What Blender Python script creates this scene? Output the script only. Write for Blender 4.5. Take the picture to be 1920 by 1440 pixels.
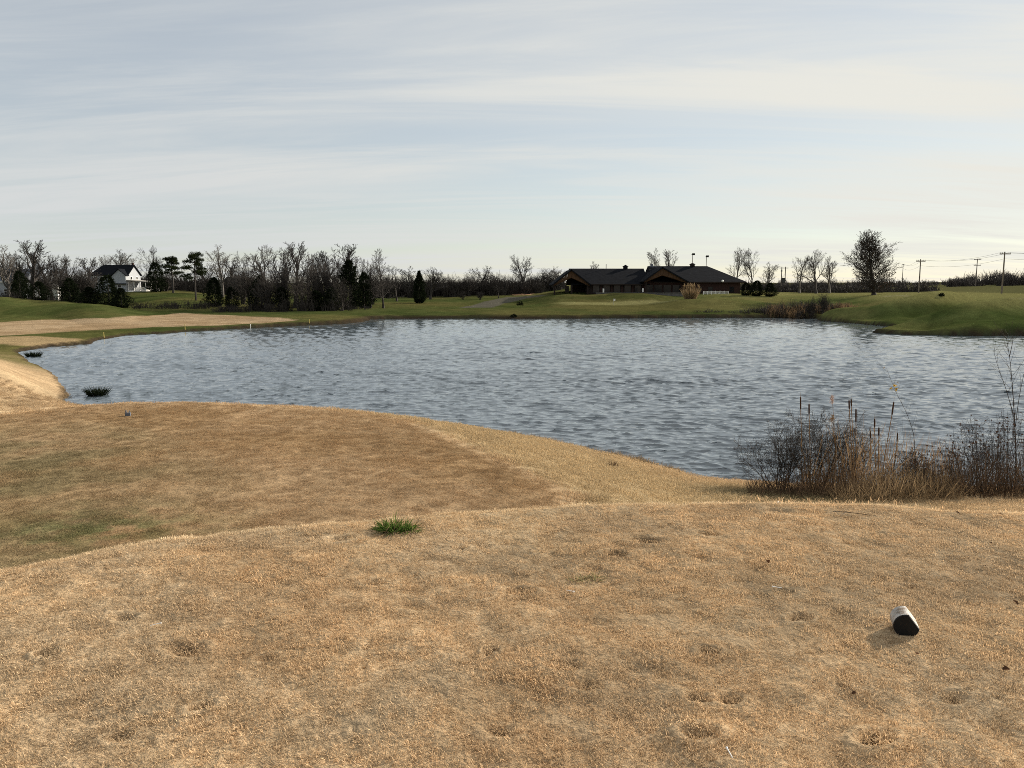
import bpy, math, random
import numpy as np
from mathutils import Vector, Matrix, Euler

# ------------------------------------------------------------------ scene
scene = bpy.context.scene
COL = scene.collection
for o in list(bpy.data.objects):
    bpy.data.objects.remove(o, do_unlink=True)

F = 1440.0                                   # focal length in photo pixels
PITCH = math.atan(185.0 / F)                 # horizon at row 535
CAMZ = 4.8                                   # eye height above the water

cam_data = bpy.data.cameras.new('camera')
cam_data.lens = 27.0
cam_data.sensor_width = 36.0
cam_data.clip_start = 0.05
cam_data.clip_end = 6000
cam = bpy.data.objects.new('camera', cam_data)
COL.objects.link(cam)
cam.location = (0, 0, CAMZ)
cam.rotation_euler = (math.radians(90) - PITCH, 0, 0)
scene.camera = cam

SUN_AZ = math.radians(56)                    # to the right of the view direction
SUN_EL = math.radians(21)
world = bpy.data.worlds.new('World')
scene.world = world
world.use_nodes = True
wt = world.node_tree
wt.nodes.clear()


def wn(kind, **kw):
    n = wt.nodes.new(kind)
    for k, v in kw.items():
        setattr(n, k, v)
    return n


def wl(a, b):
    wt.links.new(a, b)


w_out = wn('ShaderNodeOutputWorld')
w_bg = wn('ShaderNodeBackground')
w_bg.inputs['Strength'].default_value = 0.055
sky = wn('ShaderNodeTexSky', sky_type='NISHITA')
sky.sun_disc = False
sky.sun_elevation = SUN_EL
sky.sun_rotation = SUN_AZ
sky.altitude = 200
sky.air_density = 1.0
sky.dust_density = 0.2
sky.ozone_density = 1.4
tc = wn('ShaderNodeTexCoord')
sep = wn('ShaderNodeSeparateXYZ')
wl(tc.outputs['Generated'], sep.inputs[0])


def wmath(op, a, b=None, clamp=False):
    n = wn('ShaderNodeMath', operation=op)
    n.use_clamp = clamp
    for i, v in enumerate((a, b)):
        if v is None:
            continue
        if isinstance(v, (int, float)):
            n.inputs[i].default_value = v
        else:
            wl(v, n.inputs[i])
    return n.outputs[0]


zz = wmath('ADD', wmath('MAXIMUM', sep.outputs['Z'], 0.0), 0.10)
uu = wmath('DIVIDE', sep.outputs['X'], zz)
vv = wmath('DIVIDE', sep.outputs['Y'], zz)
cmb = wn('ShaderNodeCombineXYZ')
wl(uu, cmb.inputs[0])
wl(vv, cmb.inputs[1])


def cloud_noise(rot, sc, scale, detail, rough, dist, lo, hi, off):
    mp = wn('ShaderNodeMapping')
    mp.inputs['Rotation'].default_value = (0, 0, math.radians(rot))
    mp.inputs['Scale'].default_value = (sc[0], sc[1], 1)
    mp.inputs['Location'].default_value = (off, off * 0.7, 0)
    wl(cmb.outputs[0], mp.inputs[0])
    nz = wn('ShaderNodeTexNoise')
    nz.inputs['Scale'].default_value = scale
    nz.inputs['Detail'].default_value = detail
    nz.inputs['Roughness'].default_value = rough
    nz.inputs['Distortion'].default_value = dist
    wl(mp.outputs[0], nz.inputs['Vector'])
    mr = wn('ShaderNodeMapRange', interpolation_type='SMOOTHSTEP')
    mr.inputs['From Min'].default_value = lo
    mr.inputs['From Max'].default_value = hi
    wl(nz.outputs[0], mr.inputs['Value'])
    return mr.outputs[0]


broad = cloud_noise(12, (0.22, 0.55), 0.9, 4, 0.5, 0.5, 0.34, 0.64, 1.3)
wisps = cloud_noise(16, (0.2, 1.25), 1.3, 9, 0.62, 1.1, 0.36, 0.66, 7.7)
fac = wmath('ADD', wmath('MULTIPLY', broad, 0.28), wmath('MULTIPLY', wisps, 0.27))
fac = wmath('ADD', fac, 0.51, clamp=True)
# thin cirrus veil: the sunlight scattered in it is strongest toward the sun
sund = (math.sin(SUN_AZ) * math.cos(SUN_EL), math.cos(SUN_AZ) * math.cos(SUN_EL), math.sin(SUN_EL))
dot = wn('ShaderNodeVectorMath', operation='DOT_PRODUCT')
wl(tc.outputs['Generated'], dot.inputs[0])
dot.inputs[1].default_value = sund
glow = wn('ShaderNodeMapRange', interpolation_type='SMOOTHSTEP')
glow.inputs['From Min'].default_value = 0.1
glow.inputs['From Max'].default_value = 1.0
wl(dot.outputs['Value'], glow.inputs['Value'])
ccol = wn('ShaderNodeMix', data_type='RGBA')
ccol.inputs[6].default_value = (6.1, 6.3, 6.3, 1)
ccol.inputs[7].default_value = (7.6, 7.5, 6.9, 1)
wl(glow.outputs[0], ccol.inputs[0])
smix = wn('ShaderNodeMix', data_type='RGBA')
wl(fac, smix.inputs[0])
wl(sky.outputs[0], smix.inputs[6])
wl(ccol.outputs[2], smix.inputs[7])
wl(smix.outputs[2], w_bg.inputs['Color'])
wl(w_bg.outputs[0], w_out.inputs[0])

sun_data = bpy.data.lights.new('sun', 'SUN')
sun_data.energy = 4.4
sun_data.angle = math.radians(1.0)
sun_data.color = (1.0, 0.90, 0.76)
sun = bpy.data.objects.new('sun', sun_data)
COL.objects.link(sun)
sun.rotation_euler = (-Vector(sund)).to_track_quat('-Z', 'Y').to_euler()

scene.view_settings.view_transform = 'Standard'
scene.view_settings.look = 'None'
scene.view_settings.exposure = 1.0
scene.view_settings.gamma = 1.0
scene.view_settings.use_curve_mapping = False
scene.cycles.use_denoising = False
scene.cycles.filter_width = 0.9
scene.cycles.max_bounces = 6
scene.cycles.diffuse_bounces = 2
scene.cycles.transparent_max_bounces = 4
scene.cycles.use_adaptive_sampling = True
scene.cycles.adaptive_threshold = 0.02


# ------------------------------------------------------------------ helpers
def ray(px, py):
    dx = (px - 960.0) / F
    dy = (720.0 - py) / F
    cp, sp = math.cos(PITCH), math.sin(PITCH)
    return Vector((dx, cp + dy * sp, -sp + dy * cp))


def at(px, py, Y):
    """world point seen at a photo pixel, at a given distance ahead"""
    d = ray(px, py)
    t = Y / d.y
    return Vector((d.x * t, Y, CAMZ + d.z * t))


def onz(px, py, z):
    d = ray(px, py)
    t = (z - CAMZ) / d.z
    return (d.x * t, d.y * t)


def sst(x, a, b):
    t = np.clip((x - a) / (b - a), 0, 1)
    return t * t * (3 - 2 * t)


def vnoise(x, y, seed=0):
    xi = np.floor(x).astype(np.int64)
    yi = np.floor(y).astype(np.int64)
    fx = x - xi
    fy = y - yi
    fx = fx * fx * (3 - 2 * fx)
    fy = fy * fy * (3 - 2 * fy)

    def h(a, b):
        n = (a * 374761393 + b * 668265263 + seed * 974634777) & 0xFFFFFFFF
        n = ((n ^ (n >> 13)) * 1274126177) & 0xFFFFFFFF
        return ((n ^ (n >> 16)) & 0xFFFF) / 65535.0
    return ((h(xi, yi) * (1 - fx) + h(xi + 1, yi) * fx) * (1 - fy)
            + (h(xi, yi + 1) * (1 - fx) + h(xi + 1, yi + 1) * fx) * fy)


def fbm(x, y, seed=0, oct=4):
    s = 0
    a = 0.5
    t = 0
    for i in range(oct):
        s = s + a * vnoise(x * 2 ** i, y * 2 ** i, seed + i)
        t += a
        a *= 0.5
    return s / t


def catmull(pts, n=6, closed=True):
    P = [np.array(p, float) for p in pts]
    out = []
    m = len(P)
    rng = range(m) if closed else range(m - 1)
    for i in rng:
        p0, p1, p2, p3 = (P[(i - 1) % m], P[i], P[(i + 1) % m], P[(i + 2) % m])
        if not closed:
            p0 = P[max(i - 1, 0)]
            p3 = P[min(i + 2, m - 1)]
        for k in range(n):
            t = k / n
            out.append(0.5 * ((2 * p1) + (-p0 + p2) * t + (2 * p0 - 5 * p1 + 4 * p2 - p3) * t * t
                              + (-p0 + 3 * p1 - 3 * p2 + p3) * t ** 3))
    return np.array(out)


def sdf(poly, x, y):
    """signed distance, negative inside the polygon"""
    x = np.asarray(x, float)
    y = np.asarray(y, float)
    shp = x.shape
    x = x.ravel()
    y = y.ravel()
    d2 = np.full(x.shape, 1e18)
    ins = np.zeros(x.shape, bool)
    n = len(poly)
    if x.size <= 4000:
        a = poly
        b = np.roll(poly, -1, 0)
        ex, ey = (b - a)[:, 0], (b - a)[:, 1]
        wx = x[:, None] - a[None, :, 0]
        wy = y[:, None] - a[None, :, 1]
        t = np.clip((wx * ex + wy * ey) / (ex * ex + ey * ey + 1e-12), 0, 1)
        d2 = ((wx - t * ex) ** 2 + (wy - t * ey) ** 2).min(1)
        c = (a[None, :, 1] > y[:, None]) != (b[None, :, 1] > y[:, None])
        xc = ex * wy / np.where(np.abs(ey) < 1e-12, 1e-12, ey) + a[None, :, 0]
        ins = (np.sum(c & (x[:, None] < xc), 1) % 2).astype(bool)
    else:
        for i in range(n):
            ax, ay = poly[i]
            bx, by = poly[(i + 1) % n]
            ex, ey = bx - ax, by - ay
            wx = x - ax
            wy = y - ay
            t = np.clip((wx * ex + wy * ey) / (ex * ex + ey * ey + 1e-12), 0, 1)
            d2 = np.minimum(d2, (wx - t * ex) ** 2 + (wy - t * ey) ** 2)
            c = (ay > y) != (by > y)
            if abs(ey) > 1e-12:
                ins ^= c & (x < ex * wy / ey + ax)
    d = np.sqrt(d2)
    return np.where(ins, -d, d).reshape(shp)


# ------------------------------------------------------------------ shape of the land
Z0 = lambda px, py: onz(px, py, 0.0)
pond_pts = [Z0(1400, 907), Z0(1600, 917), Z0(1920, 926), (21, 15), (30, 15), (45, 22), (58, 42), (62, 60), (60, 71),
            Z0(1920, 629.5), Z0(1860, 630), Z0(1790, 629.5), Z0(1720, 628), Z0(1665, 626), Z0(1638, 623.5), Z0(1650, 620),
            Z0(1685, 617), Z0(1676, 613.5), Z0(1630, 609), Z0(1580, 604.5), Z0(1535, 600.5), Z0(1545, 597), Z0(1500, 594.5),
            Z0(1400, 595.5), Z0(1280, 596.5), Z0(1160, 597), Z0(1040, 597.5), Z0(920, 597.5), Z0(820, 597.5), Z0(740, 598),
            Z0(695, 599.5), Z0(688, 602), Z0(655, 606.5), Z0(600, 609.5), Z0(520, 613), Z0(440, 617), Z0(360, 621.5),
            Z0(290, 626), Z0(240, 629), Z0(205, 634), Z0(178, 640), Z0(168, 645), Z0(120, 648.5), Z0(80, 652), Z0(48, 657),
            Z0(36, 664), Z0(55, 676), Z0(85, 692), Z0(112, 712), Z0(124, 730), Z0(128, 744), (-17.6, 30.2), (-13.5, 28),
            (-8.5, 26.8), (-4.5, 26.6), Z0(800, 800), Z0(900, 830), Z0(1000, 852), Z0(1150, 879), Z0(1270, 897)]
POND = catmull(pond_pts, 4)
_rr = np.hypot(POND[:, 0], POND[:, 1])
POND[:, 0] += (fbm(POND[:, 0] * 0.9, POND[:, 1] * 0.9, 5) - 0.5) * np.clip(_rr * 0.014, 0.3, 1.2)
POND[:, 1] += (fbm(POND[:, 0] * 0.9, POND[:, 1] * 0.9, 9) - 0.5) * np.clip(_rr * 0.014, 0.3, 1.2)

TEE_Z = 3.2
Zt = lambda px, py: onz(px, py, TEE_Z)
TEE = catmull([Zt(0, 1064), Zt(150, 1036), Zt(320, 1010), Zt(480, 991), Zt(640, 976), Zt(850, 960), Zt(1050, 948), Zt(1230, 942),
               Zt(1400, 940), Zt(1600, 944), Zt(1760, 950), Zt(1920, 959), (6.5, 4.9), (10, 2.5), (12, -4), (8, -11),
               (-8, -11), (-11, -4), (-8.5, 0.6), (-5.2, 2.9)], 5)
LOW_Z = 1.9
Zl = lambda px, py: onz(px, py, LOW_Z)
LOW = catmull([Zl(1062, 935), Zl(1040, 912), Zl(975, 878), Zl(900, 848), Zl(830, 814), Zl(760, 787), Zl(680, 773), Zl(600, 765),
               Zl(480, 758), Zl(360, 754), Zl(250, 754), Zl(150, 760), Zl(40, 772), Zl(-120, 790), (-16, 10), (-12, 5), (-5, 6.2),
               (-1, 7.3)], 4)

ctrl_px = [  # photo pixel, distance ahead: the ground seen there
    (0, 700, 31), (-200, 715, 31), (60, 692, 40), (0, 667, 47), (90, 742, 29), (20, 745, 27), (-150, 760, 24),
    (100, 612, 85), (300, 605, 92), (450, 604, 98), (0, 617, 84), (-220, 610, 86), (60, 632, 72), (0, 640, 66), (-150, 640, 62),
    (100, 598, 100), (300, 590, 108), (480, 595, 110), (600, 599, 107), (0, 604, 100),
    (0, 557, 122), (-250, 550, 122), (120, 565, 120), (200, 573, 118), (330, 584, 117),
    (0, 562, 150), (150, 573, 150), (250, 575, 150), (250, 546, 200), (150, 549, 200), (-50, 548, 185), (340, 548, 195),
    (300, 560, 168), (400, 574, 143), (450, 582, 127), (550, 587, 122), (650, 584, 127), (718, 579, 131), (640, 597, 110),
    (800, 576, 140), (800, 589, 122), (780, 564, 165), (900, 557, 178), (900, 576, 140), (900, 591, 121), (1000, 591, 121),
    (1000, 551, 185), (1000, 571, 145), (1100, 563, 150), (1100, 576, 132), (1150, 561, 152), (1150, 549, 162),
    (1060, 552, 163), (1250, 550, 162), (1250, 562, 150), (1290, 565, 146), (1280, 576, 130), (1250, 591, 118),
    (1350, 551, 161), (1350, 565, 142), (1400, 553, 161), (1400, 576, 130), (1450, 554, 165), (1500, 588, 118),
    (1500, 555, 170), (1560, 554, 172), (1640, 553, 152), (1600, 576, 124), (1592, 592, 110), (1650, 584, 103), (1700, 566, 107),
    (1760, 562, 107), (1755, 584, 98), (1745, 607, 80.5), (1815, 590, 83), (1890, 583, 84), (1940, 588, 81), (1800, 589, 96),
    (1880, 574, 102), (1860, 560, 120), (1960, 560, 120), (1700, 611, 90), (1750, 553, 150), (1850, 551, 165), (1800, 546, 230),
    (1900, 546, 260), (1700, 544, 300), (1500, 546, 300), (1300, 546, 300), (1000, 546, 300), (700, 547, 300), (400, 545, 300),
    (100, 542, 300), (-400, 540, 300), (2300, 545, 300), (2300, 560, 130), (1860, 529, 430), (1740, 532, 430), (1960, 527, 430),
    (-600, 530, 1500), (0, 533, 1500), (500, 534, 1500), (1000, 534, 1500), (1500, 533, 1500), (2000, 532, 1500), (2600, 530, 1500),
    (1290, 926, 14), (1500, 946, 13.5), (1800, 951, 13), (2000, 955, 13)]
ctrl_w = [(40, 8, 1.0), (66, 28, 1.2), (85, 70, 2.0), (0, -25, 2.8), (30, -25, 2.5), (-30, -25, 2.5), (-40, 12, 2.0), (-40, 32, 1.6),
          (0, -200, 3.0), (200, -100, 3.0), (-200, -100, 3.0), (-100, 40, 2.4), (0, -1500, 8), (1500, 0, 8), (-1500, 0, 8)]


def sdf_line(line, x, y):
    d2 = np.full(np.shape(x), 1e18)
    for (ax, ay), (bx, by) in zip(line[:-1], line[1:]):
        ex, ey = bx - ax, by - ay
        wx, wy = x - ax, y - ay
        t = np.clip((wx * ex + wy * ey) / (ex * ex + ey * ey), 0, 1)
        d2 = np.minimum(d2, (wx - t * ex) ** 2 + (wy - t * ey) ** 2)
    return np.sqrt(d2)


# long grassed ridges on the right bank and the berms below the clubhouse: crest line, height, half width
MOUNDS = [([at(1705, 560, 84)[:2], at(1770, 560, 84)[:2], at(1850, 560, 86)[:2], at(2000, 560, 88)[:2]], 1.5, 3.2),
          ([at(1550, 560, 108)[:2], at(1595, 560, 104)[:2], at(1650, 560, 101)[:2], at(1720, 560, 103)[:2], at(1790, 560, 108)[:2]], 1.4, 3.4),
          ([at(1640, 560, 92)[:2], at(1720, 560, 94)[:2]], .8, 2.6),
          ([at(1040, 560, 154)[:2], at(1110, 560, 156)[:2], at(1200, 560, 157)[:2]], .55, 4.0),
          ([at(1290, 560, 143)[:2], at(1370, 560, 140)[:2]], .5, 5.0),
          ([at(20, 560, 108)[:2], at(160, 560, 112)[:2]], .35, 5.0)]


def near_far(y):
    return sst(y, 36, 62)


def bank_step(x, y):
    return 0.07 + 0.38 * near_far(y) * (.25 + .75 * sst(x, -45, -22))


def shore_w(d, x, y):
    return 1 - np.exp(-np.maximum(d, 0) / (4.0 + 3.0 * near_far(y) - 4.6 * sst(x, 36, 44) * sst(y, 60, 70))) 


def uv(x, y):
    r = np.hypot(x, y)
    th = np.arctan2(x, y)
    v = np.log(r + 8.0) * 2.0
    return np.sin(th) * v, np.cos(th) * v


_c = [tuple(at(*c)) for c in ctrl_px] + ctrl_w
_c = np.array(_c, float)
_d = sdf(POND, _c[:, 0], _c[:, 1])
_w = np.clip(shore_w(_d, _c[:, 0], _c[:, 1]), 0.3, 1)
_st = bank_step(_c[:, 0], _c[:, 1])
_t = _st + (_c[:, 2] - _st) / _w
_u, _v = uv(_c[:, 0], _c[:, 1])


def tk(r2):
    return 0.5 * r2 * np.log(r2 + 1e-9)


_n = len(_c)
_A = np.zeros((_n + 3, _n + 3))
_A[:_n, :_n] = tk((_u[:, None] - _u) ** 2 + (_v[:, None] - _v) ** 2) + np.eye(_n) * 0.002
_A[:_n, _n:] = np.stack([np.ones(_n), _u, _v], 1)
_A[_n:, :_n] = _A[:_n, _n:].T
_sol = np.linalg.solve(_A, np.concatenate([_t, [0, 0, 0]]))


def tps(x, y):
    u, v = uv(x, y)
    s = _sol[_n] + _sol[_n + 1] * u + _sol[_n + 2] * v
    for i in range(_n):
        s = s + _sol[i] * tk((u - _u[i]) ** 2 + (v - _v[i]) ** 2)
    return s


def softplus(d, k):
    return np.where(d / k > 30, d, k * np.log1p(np.exp(np.clip(d / k, -40, 30))))


def smax(a, b, k):
    return 0.5 * (a + b + np.sqrt((a - b) ** 2 + k * k)) - 0.25 * k * np.exp(-np.abs(a - b) / k)


# footprints and dents trodden into the tee (photo pixels, radius m, depth m)
DENTS = [(88, 1230, .045, .05), (376, 1325, .04, .04), (920, 1222, .035, .05), (1215, 1017, .09, .05), (1155, 1042, .06, .04),
         (1365, 1312, .05, .03), (1312, 1310, .05, .03), (1312, 1374, .06, .05), (1640, 1384, .07, .05), (1500, 1160, .06, .035),
         (1330, 1000, .07, .03), (862, 1028, .05, .03), (975, 1105, .07, .04), (905, 1118, .05, .03), (1330, 1225, .04, .03),
         (345, 1215, .09, .03), (500, 1230, .05, .03), (1790, 1310, .06, .03), (780, 1135, .08, .03), (1472, 1110, .07, .03),
         (1110, 1065, .07, .03), (1700, 1100, .06, .03), (940, 1370, .06, .03), (700, 1095, .06, .03), (1060, 1250, .08, .03),
         (230, 1160, .07, .03), (640, 1010, .08, .03), (225, 1375, .05, .035), (1100, 1285, .07, .03), (1460, 960, .1, .03)]
_rd = random.Random(3)
for _i in range(260):
    DENTS.append((_rd.uniform(-100, 2020), _rd.uniform(975, 1440), _rd.uniform(.012, .030), _rd.uniform(.006, .014)))
DENT_XY = [(onz(a, b, TEE_Z), r * (.55 if i < 16 else .5), dp * (1.4 if i < 16 else .9), _rd.uniform(-.6, .6)) for i, (a, b, r, dp) in enumerate(DENTS)]


def dent_field(x, y):
    xf, yf = np.ravel(x), np.ravel(y)
    s = np.zeros(xf.shape)
    for (cx, cy), r, dp, an in DENT_XY:
        k = np.nonzero((np.abs(xf - cx) < 5 * r) & (np.abs(yf - cy) < 5 * r))[0]
        if not len(k):
            continue
        ca, sa = math.cos(an), math.sin(an)
        u = ((xf[k] - cx) * ca + (yf[k] - cy) * sa) / (1.7 * r)
        v = (-(xf[k] - cx) * sa + (yf[k] - cy) * ca) / r
        q = u * u + v * v
        s[k] += -dp * np.exp(-q * 1.4) + dp * 0.25 * np.exp(-(np.sqrt(q) - 1.6) ** 2 * 3)
    return s.reshape(np.shape(x))


def ground(x, y, want=False):
    x = np.asarray(x, float)
    y = np.asarray(y, float)
    d = sdf(POND, x, y)
    st = bank_step(x, y)
    r = np.hypot(x, y)
    w = shore_w(d, x, y)
    st = st * (0.7 + 0.6 * fbm(x * .25, y * .25, 31))
    land = st * (1 - np.exp(-np.maximum(d, 0) / 0.22)) + w * np.maximum(tps(x, y) - st, 0.02 + 0.004 * r)
    land = land + w * (fbm(x * .12, y * .12, 2) - 0.5) * 0.25 * sst(r, 18, 60)
    for line, hgt, sig in MOUNDS:
        dm = sdf_line(line, x, y)
        land = land + w * hgt * (np.exp(-(dm / sig) ** 2) - .45 * np.exp(-((dm - 1.9 * sig) / sig) ** 2)) * (d > 0)
    dl = sdf(LOW, x, y)
    lowz = LOW_Z - softplus(dl, 0.22) * 0.23 - 0.02 * np.maximum(dl, 0) ** 1.2
    lowz = lowz + 0.05 * (fbm(x * .3, y * .3, 12) - .5)
    du = sdf(TEE, x, y)
    teez = TEE_Z - softplus(du, 0.05) * 0.62
    z = smax(land, np.minimum(lowz, LOW_Z + .1) * 1.0, 0.10)
    z = np.where(d > 0, z, land)
    z = smax(z, teez, 0.06)
    z = z + (fbm(x * 2.2, y * 2.2, 21, 3) - .5) * 0.035 * (1 - sst(r, 8, 30)) * (d > 0.5)
    nearm = (r < 7.5) & (du < 0.3)
    if np.any(nearm):
        if z.ndim == 0:
            z = z + dent_field(x, y)
        else:
            z = z.copy()
            xx, yy = x[nearm], y[nearm]
            z[nearm] += dent_field(xx, yy) + (fbm(xx * 8, yy * 8, 8, 3) - .5) * 0.028
    z = np.where(d < 0, np.maximum(-0.12 + d * 0.35, -2.0), z)
    if want:
        return z, d, dl, du
    return z


def gz(x, y):
    return float(ground(np.array([x]), np.array([y]))[0])


def hit(px, py, tmax=700):
    dv = ray(px, py)
    t = np.concatenate([np.arange(1.5, 40, 0.1), np.exp(np.linspace(math.log(40), math.log(tmax), 900))])
    x, y, z = dv.x * t, dv.y * t, CAMZ + dv.z * t
    g = np.maximum(ground(x, y), 0)
    k = np.argmax(z <= g)
    if z[k] > g[k]:
        k = -1
    return (x[k], y[k])


# ------------------------------------------------------------------ colour of the land (albedo)
def C(*a):
    return np.array(a)


TAN = C(.53, .382, .228)
PALE = C(.57, .435, .265)
BROWN = C(.36, .245, .14)
OLIVE = C(.135, .12, .062)
GREEN = C(.062, .074, .024)
DGREEN = C(.036, .050, .014)
DIRT = C(.042, .031, .022)

FAIRWAY = np.array([hit(*p) for p in [(-150, 612), (0, 604), (100, 599), (200, 597.5), (290, 591), (340, 586.5), (400, 590), (480, 594),
                                     (545, 598), (556, 601), (500, 606), (400, 611), (300, 613.5), (200, 618), (100, 624), (0, 630), (-150, 636)]])
PROMO = np.array([hit(*p) for p in [(-150, 634), (0, 632), (60, 630), (130, 634), (168, 643), (120, 647), (60, 650), (40, 650), (0, 646), (-150, 644)]])
GREENPAD = np.array([hit(*p) for p in [(1030, 569), (1075, 566), (1150, 566), (1230, 562), (1275, 563), (1240, 569), (1150, 573), (1060, 573)]])
CARTPATH = np.array([hit(*p) for p in [(860, 577), (905, 566), (950, 557), (1000, 554), (1030, 553), (985, 560), (945, 569), (925, 577)]])
BUNKER = np.array([hit(*p) for p in [(950, 552), (965, 548.5), (990, 547.5), (1005, 549.5), (995, 553), (965, 554)]])
BRIGHT_R = np.array([hit(*p) for p in [(1885, 560), (1920, 558.5), (1990, 558), (1990, 562), (1920, 561.5)]])
DEEP_GREEN = [np.array([hit(*p) for p in q]) for q in (  # outlines of deeper green on the right mounds and the clubhouse berm
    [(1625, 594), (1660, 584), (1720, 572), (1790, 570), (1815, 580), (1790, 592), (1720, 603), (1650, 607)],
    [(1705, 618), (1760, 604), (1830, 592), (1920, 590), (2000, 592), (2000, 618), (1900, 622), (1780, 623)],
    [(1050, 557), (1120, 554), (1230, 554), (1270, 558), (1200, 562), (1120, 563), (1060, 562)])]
PATH_R = np.array([hit(*p) for p in [(1655, 555), (1760, 556), (1760, 557.5), (1655, 557)]])


def mixc(a, b, t):
    return a + (b - a) * t[:, None]


def colour(x, y, z, d, dl, du):
    n = len(x)
    r = np.hypot(x, y)
    n1 = fbm(x * .35, y * .35, 40)
    n2 = fbm(x * 1.3, y * 1.3, 41)
    n3 = fbm(x * .06, y * .06, 42)
    n4 = fbm(x * 5, y * 5, 43)
    far = sst(y + 0.25 * np.abs(x) + (n1 - .5) * 12, 46, 60)
    tan = mixc(np.tile(TAN, (n, 1)), PALE, sst(n1, .45, .75) * .6)
    tan = mixc(tan, BROWN, sst(n2, .5, .8) * .45)
    # lower tee: browner on top, greener in the hollow at the left
    low = sst(-dl, -0.2, .3) * (du > 0.4)
    tan = mixc(tan, mixc(np.tile(C(.30, .195, .102), (n, 1)), BROWN, sst(n1 + .3 * n2, .45, .85)), low * .95)
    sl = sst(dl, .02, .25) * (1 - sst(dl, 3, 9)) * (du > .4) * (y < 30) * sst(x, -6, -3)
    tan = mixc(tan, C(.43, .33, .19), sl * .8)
    gx = sst(-x - 0.28 * (y - 9) + (n1 - .5) * 4, 3.2, 7.2) * (1 - sst(y, 12, 18.5))
    tan = mixc(tan, OLIVE, gx * (du > .2) * (.30 + .45 * sst(n2, .35, .65)))
    gp = np.exp(-((x + 5.0) / 1.3) ** 2 - ((y - 8.9) / .8) ** 2)
    tan = mixc(tan, C(.115, .130, .055), np.clip(gp * .8 * sst(n4, .3, .6), 0, 1) * (du > .2))
    # grassy foot of the tee by the reeds
    gb = np.exp(-((x - 5.5) / 1.6) ** 2 - ((y - 14.5) / 1.4) ** 2)
    tan = mixc(tan, OLIVE, np.clip(gb * 1.1, 0, 1) * .8)
    gl = np.exp(-((y - 52 - .2 * x) / 5) ** 2) * (x < -20)
    tan = mixc(tan, C(.17, .15, .06), gl * .7)
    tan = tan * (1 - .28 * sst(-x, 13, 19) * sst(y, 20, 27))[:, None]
    # upper tee: slightly grey worn patches low in the picture
    up = (du < .15)
    grey = sst(fbm(x * 2.1, y * 2.1, 50), .45, .7) * up
    tan = mixc(tan, C(.38, .31, .215), grey * .3)
    ora = sst(fbm(x * .8, y * .8, 55), .5, .75) * up
    tan = mixc(tan, C(.44, .295, .165), ora * .45)
    # far turf
    g = mixc(np.tile(GREEN, (n, 1)), DGREEN, sst(n1, .4, .7) * .7)
    g = mixc(g, C(.115, .100, .038), sst(n3 + .25 * n2, .45, .85) * .75)
    g = g * (.80 + .4 * fbm(x * .9, y * .9, 47, 4))[:, None]
    rb = sst(x, 30, 60) * sst(z, 1.8, 3.0)
    g = mixc(g, C(.165, .150, .058), rb * .75)  # tan-olive high turf, with the sun on the mound tops painted in
    g = g * (1 + .4 * sst(x, 28, 40))[:, None]
    fw = sst(-sdf(FAIRWAY, x, y) + (n2 - .5) * 1.5, -.4, .8)
    g = mixc(g, mixc(np.tile(C(.34, .25, .155), (n, 1)), C(.27, .19, .11), sst(n1, .4, .7)), fw)
    pm = sst(-sdf(PROMO, x, y) + (n2 - .5), -.3, .6)
    g = mixc(g, C(.30, .22, .12), pm)
    g = mixc(g, C(.21, .195, .085), sst(-sdf(GREENPAD, x, y), -.5, 1.5) * .8)
    g = mixc(g, C(.10, .092, .075), sst(-sdf(CARTPATH, x, y), -.3, .5) * .9)
    g = mixc(g, C(.42, .25, .14), sst(-sdf(BUNKER, x, y), -.3, .5))
    g = mixc(g, C(.30, .26, .14), sst(-sdf(BRIGHT_R, x, y), -.3, .5) * .7)
    g = mixc(g, C(.28, .25, .15), sst(-sdf(PATH_R, x, y), -.3, .5) * .5)
    for pg in DEEP_GREEN:
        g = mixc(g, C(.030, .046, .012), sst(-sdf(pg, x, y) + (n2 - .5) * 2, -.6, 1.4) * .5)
    vf = sst(y, 175, 240)
    g = mixc(g, C(.075, .075, .035), vf * .7)
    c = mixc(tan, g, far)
    # bare, wet earth of the cut bank
    bk = (1 - sst(d + (n4 - .5) * .3, .12, .3 + 1.1 * near_far(y) * sst(x, -45, -20) * (1 - .75 * sst(x, 34, 42)))) * (d > -3) * (.7 + .3 * near_far(y))
    c = mixc(c, DIRT, bk * .95)
    c = np.where((d < 0)[:, None], C(.03, .03, .025), c)
    return c


# ------------------------------------------------------------------ materials
def new_mat(name):
    m = bpy.data.materials.new(name)
    m.use_nodes = True
    nt = m.node_tree
    nt.nodes.clear()
    out = nt.nodes.new('ShaderNodeOutputMaterial')
    return m, nt, out


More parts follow.
